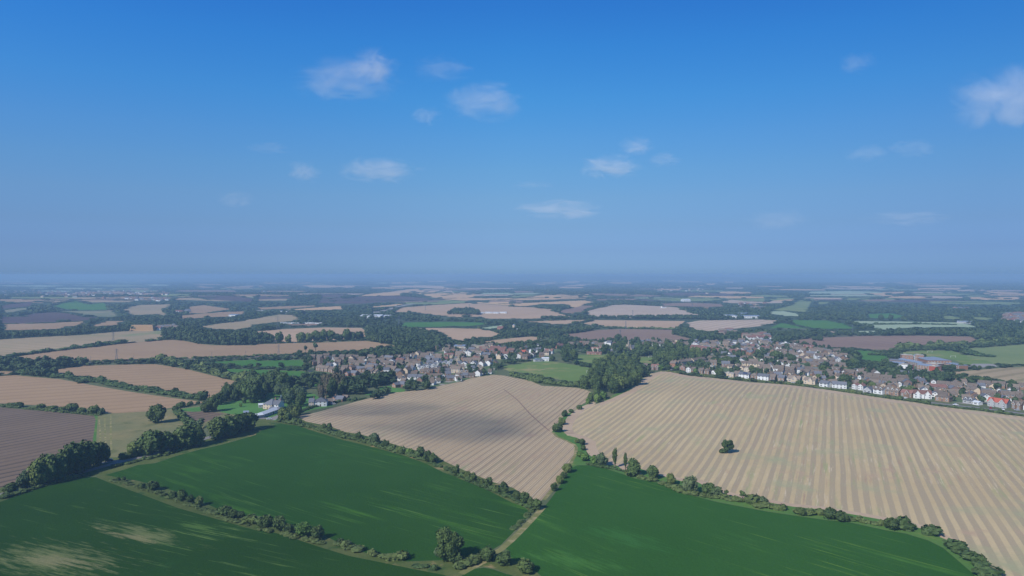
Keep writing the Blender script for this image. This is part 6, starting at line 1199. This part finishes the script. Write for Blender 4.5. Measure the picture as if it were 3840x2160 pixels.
for k in range(14):
    x, y = at('A1', [60, 150, 330, 470, 480, 650, 720, 820, 880, 960, 1090, 1180, 1300, 1405][k], [500, 507, 508, 512, 500, 520, 523, 525, 524, 522, 500, 515, 470, 450][k]); o = link('parked_van', VAN, None, (x, y, hz(x, y)), .1); tag(o, 'one of the white vehicles moving along the distant motorway', 'van', 'white vehicles on the motorway')
# ------------------------------------------------------------------ garden trees and far trees: one mass
av = [(p[0], p[1], p[2] * 1.25) for p in HOUSEPOS] + [(t[0], t[1], t[2] * .7) for t in TREEPOS]
for poly, n in ((VL, 190), (VC, 120), (VR, 330), ("S 330,330 700,420 1000,470 900,520 400,520", 14), ("A3 900,1020 1150,1080 1400,1130 1700,1110 1840,1190 1640,1235 1470,1290 1400,1190 1000,1150", 70)):
    for x, y in poisson(G(poly), n, 6.5, av, 25):
        h = rng.uniform(4.5, 10.5); mass_tree(x, y, h * rng.uniform(.85, 1.2), h, True)
for p_, h_, s_ in (("A0 1650,755 1850,792 2000,832 2200,845 2400,843 2576,838 A1 160,824 165,800 0,790 A0 2400,780 2000,765 1800,755", 17, 10),
        ("A1 1110,790 1250,735 1450,730 1700,760 1880,800 1915,862 1700,872 1500,872 1300,835 1150,812", 14, 10), ("A1 1090,690 1260,680 1480,700 1690,730 1690,750 1300,735 1120,740", 13, 11), ("A1 760,655 1080,648 1100,665 900,662", 11, 11),
        ("A1 945,965 1100,940 1300,905 1450,895 1620,925 1780,900 1800,915 1560,955 1300,975 1100,992 960,990", 11, 9), ("A0 -100,1020 200,1035 500,1030 830,1030 880,1046 500,1090 0,1102 -100,1100", 11, 10), ("A3 1090,755 1300,735 2000,725 2576,720 2700,720 2700,800 2576,800 2110,793 2050,755 1500,744", 14, 12),
        ("A2 1625,735 1660,690 1760,700 1900,740 2050,745 2100,790 1900,800 1830,780", 12, 10), ("A2 0,720 200,730 400,715 560,700 800,690 640,722 450,732 300,755 0,760", 11, 10), ("A2 -100,860 300,845 500,800 560,800 560,825 300,870 60,885", 10, 9),
        ("A2 210,470 300,462 590,470 580,480 420,488", 10, 12), ("A1 1930,535 2000,500 2150,490 2240,520 2240,540 2050,540", 12, 11), ("A1 -20,1250 250,1250 520,1200 660,1185 620,1230 560,1290 480,1300 200,1320 60,1400 -20,1420", 12, 9), ("A1 1000,1250 1300,1180 1380,1190 1260,1260 1100,1320 1060,1350 900,1340 700,1290 820,1240", 12, 9), ("A1 1100,1390 1250,1330 1400,1320 1330,1350 1150,1400", 8, 7), ("A1 1510,1310 1560,1260 1720,1270 1760,1295 1600,1315", 10, 8),
        ("A2 940,405 1130,402 1300,415 1460,430 1440,445 1200,440", 10, 13), ("A2 1640,560 1990,560 2150,575 2100,590 1750,585 900,578 300,585 320,575", 9, 12), ("A3 470,470 760,450 1200,480 1500,500 1880,510 1700,540 1300,525 900,520 500,500", 9, 15), ("A3 1900,500 2300,480 2400,520 2350,560 2000,545", 10, 15), ("A1 370,350 640,345 640,375 500,400 380,380", 9, 20), ("A1 840,360 1000,355 1010,372 860,375", 9, 18), ("A1 600,280 850,265 1000,290 1300,280 1000,325 640,320", 9, 24), ("A1 1465,330 1600,330 1680,360 1480,352", 8, 18)):
    tall_wood(p_, h_, s_)
ntot = scatter_mass(); field_hedges()
Q = np.concatenate(WQ)
o = link('woodland', quad_mesh('woodland', Q, LM['wood'])); tag(o, 'dark mass of far hedgerow and woodland trees spread between the distant fields', 'woodland', kind='stuff')
print('TREES', NTREE, 'mass', ntot, 'quads', len(Q))
# ------------------------------------------------------------------ clouds
def cloud_mat(name, dens, seed, lo=.40, hi=.72):
    m = bpy.data.materials.new(name); m.use_nodes = True; nt = m.node_tree; nt.nodes.clear()
    pv = nt.nodes.new('ShaderNodeVolumePrincipled'); oo = nt.nodes.new('ShaderNodeOutputMaterial'); nt.links.new(pv.outputs[0], oo.inputs['Volume'])
    pv.inputs['Color'].default_value = (1, 1, 1, 1); pv.inputs['Anisotropy'].default_value = -.15
    tc = nt.nodes.new('ShaderNodeTexCoord'); ob = tc.outputs['Object']
    mp = nt.nodes.new('ShaderNodeMapping'); mp.inputs['Location'].default_value = (seed * 3.1, seed * 1.7, seed); nt.links.new(ob, mp.inputs[0])
    n = noise_(nt, mp.outputs[0], 1.7, 6, .62, .9)
    ln = nt.nodes.new('ShaderNodeVectorMath'); ln.operation = 'LENGTH'; nt.links.new(ob, ln.inputs[0])
    fall = math_(nt, 'SUBTRACT', 1.0, ramp_(nt, ln.outputs['Value'], .15, 1.0))
    f = ramp_(nt, math_(nt, 'ADD', math_(nt, 'MULTIPLY', n, 2.6), math_(nt, 'MULTIPLY', fall, .62)), 1.42, 2.25)
    nt.links.new(math_(nt, 'MULTIPLY', math_(nt, 'MULTIPLY', f, ramp_(nt, fall, .0, .35)), dens), pv.inputs['Density'])
    return m
def cloud(x, y, z, sx_, sy_, sz_, dens, seed, label):
    q = cubesphere(6); me = quad_mesh('cloud', q * 1.0, cloud_mat('cloud_vapour', dens, seed))
    o = link('cloud', me, None, (x, y, z), 0, (sx_, sy_, sz_)); tag(o, label, 'cloud', 'clouds'); return o
ALT = 1000
for k, (px, py, pw, ph, od, lab) in enumerate([(870, 205, 250, 95, .9, 'largest ragged white cloud, left of centre high in the sky'), (940, 168, 120, 85, 1.2, 'bright upper knob of the largest ragged cloud'), (1110, 172, 150, 60, .32, 'faint wisp trailing right of the largest cloud'), (1215, 256, 190, 85, 1.0, 'second bright cloud just right of and below the largest one'), (1072, 290, 70, 48, .5, 'small wisp left of the second bright cloud'),
        (955, 428, 180, 62, 1.1, 'white cloud low in the sky with a rounded right end'), (765, 432, 80, 52, .6, 'small round soft cloud left of the low white one'), (682, 373, 110, 26, .3, 'faint flat streak of cloud upper left of the small round one'), (594, 500, 90, 40, .28, 'faint smudge of cloud at the lower left'), (1535, 420, 140, 58, 1.4, 'bright compact white cloud right of centre'), (1600, 367, 90, 44, .7, 'small cloud above the bright compact one'),
        (1670, 402, 80, 34, .45, 'small faint cloud right of the bright compact one'), (1405, 527, 200, 46, 1.0, 'long flat white cloud lowest in the middle of the sky'), (2520, 250, 230, 150, 1.1, 'large cloud cut by the right edge of the picture'), (2160, 157, 90, 52, .28, 'faint cloud high on the right'), (2180, 386, 110, 44, .28, 'left of two faint clouds on the right'), (2295, 374, 110, 44, .3, 'right of two faint clouds on the right'),
        (2282, 549, 200, 34, .35, 'faint flat cloud low on the right'), (1950, 552, 150, 54, .25, 'faint cloud low right of centre'), (1340, 465, 100, 22, .25, 'very faint streak above the long flat cloud')]):
    nx, ny = px / .670833, py / .670833
    a_ = (nx - 1920) / F; b_ = (1080 - ny) / F; d = np.array([a_, cp + b_ * sp_, -sp_ + b_ * cp]); t = (ALT - CAMZ) / d[2]
    hw = pw / .670833 / 2 / F * t * 1.5; hh = ph / .670833 / 2 / F * t * 1.5; P = np.array([0, 0, CAMZ]) + d * t
    cloud(P[0], P[1], P[2], hw, hw * .6, hh, od * 1.0 / (hw * 1.2), k + 1, lab)

for k, (tg_, cx_, cy_, rx_, ry_, od) in enumerate([('B1', 980, 125, 85, 30, 1.0), ('B1', 1560, 235, 75, 42, 1.0), ('B1', 1850, 300, 40, 28, .6), ('B0', 350, 1150, 150, 90, .5)]):  # unseen clouds behind the camera, added to cast shade on stubble and crop
    x, y = at(tg_, cx_, cy_); t = (ALT - 150) / SUNV.z
    cloud(x + SUNV.x * t, y + SUNV.y * t, ALT - 150, rx_ * 1.7, ry_ * 1.9, 30, od * 1.25 / 60, 40 + k, ['thin overhead cloud shading the upper left of the middle stubble', 'thin overhead cloud shading the centre of the middle stubble', 'small overhead cloud shading the right of the middle stubble', 'broad thin overhead cloud shading the lower left crop'][k])
# ------------------------------------------------------------------ haze
hm = bpy.data.materials.new('haze_air'); hm.use_nodes = True; hn = hm.node_tree; hn.nodes.clear()
pv = hn.nodes.new('ShaderNodeVolumePrincipled'); ho = hn.nodes.new('ShaderNodeOutputMaterial'); hn.links.new(pv.outputs[0], ho.inputs['Volume'])
pv.inputs['Color'].default_value = (.345, .55, .80, 1); pv.inputs['Density'].default_value = 1.75e-4; pv.inputs['Anisotropy'].default_value = 0.0
b = MB(); b.box(-62000, 62000, -62000, 62000, -12, 128)
hzo = link('haze', b.mesh('haze', [hm])); hzo['kind'] = 'stuff'
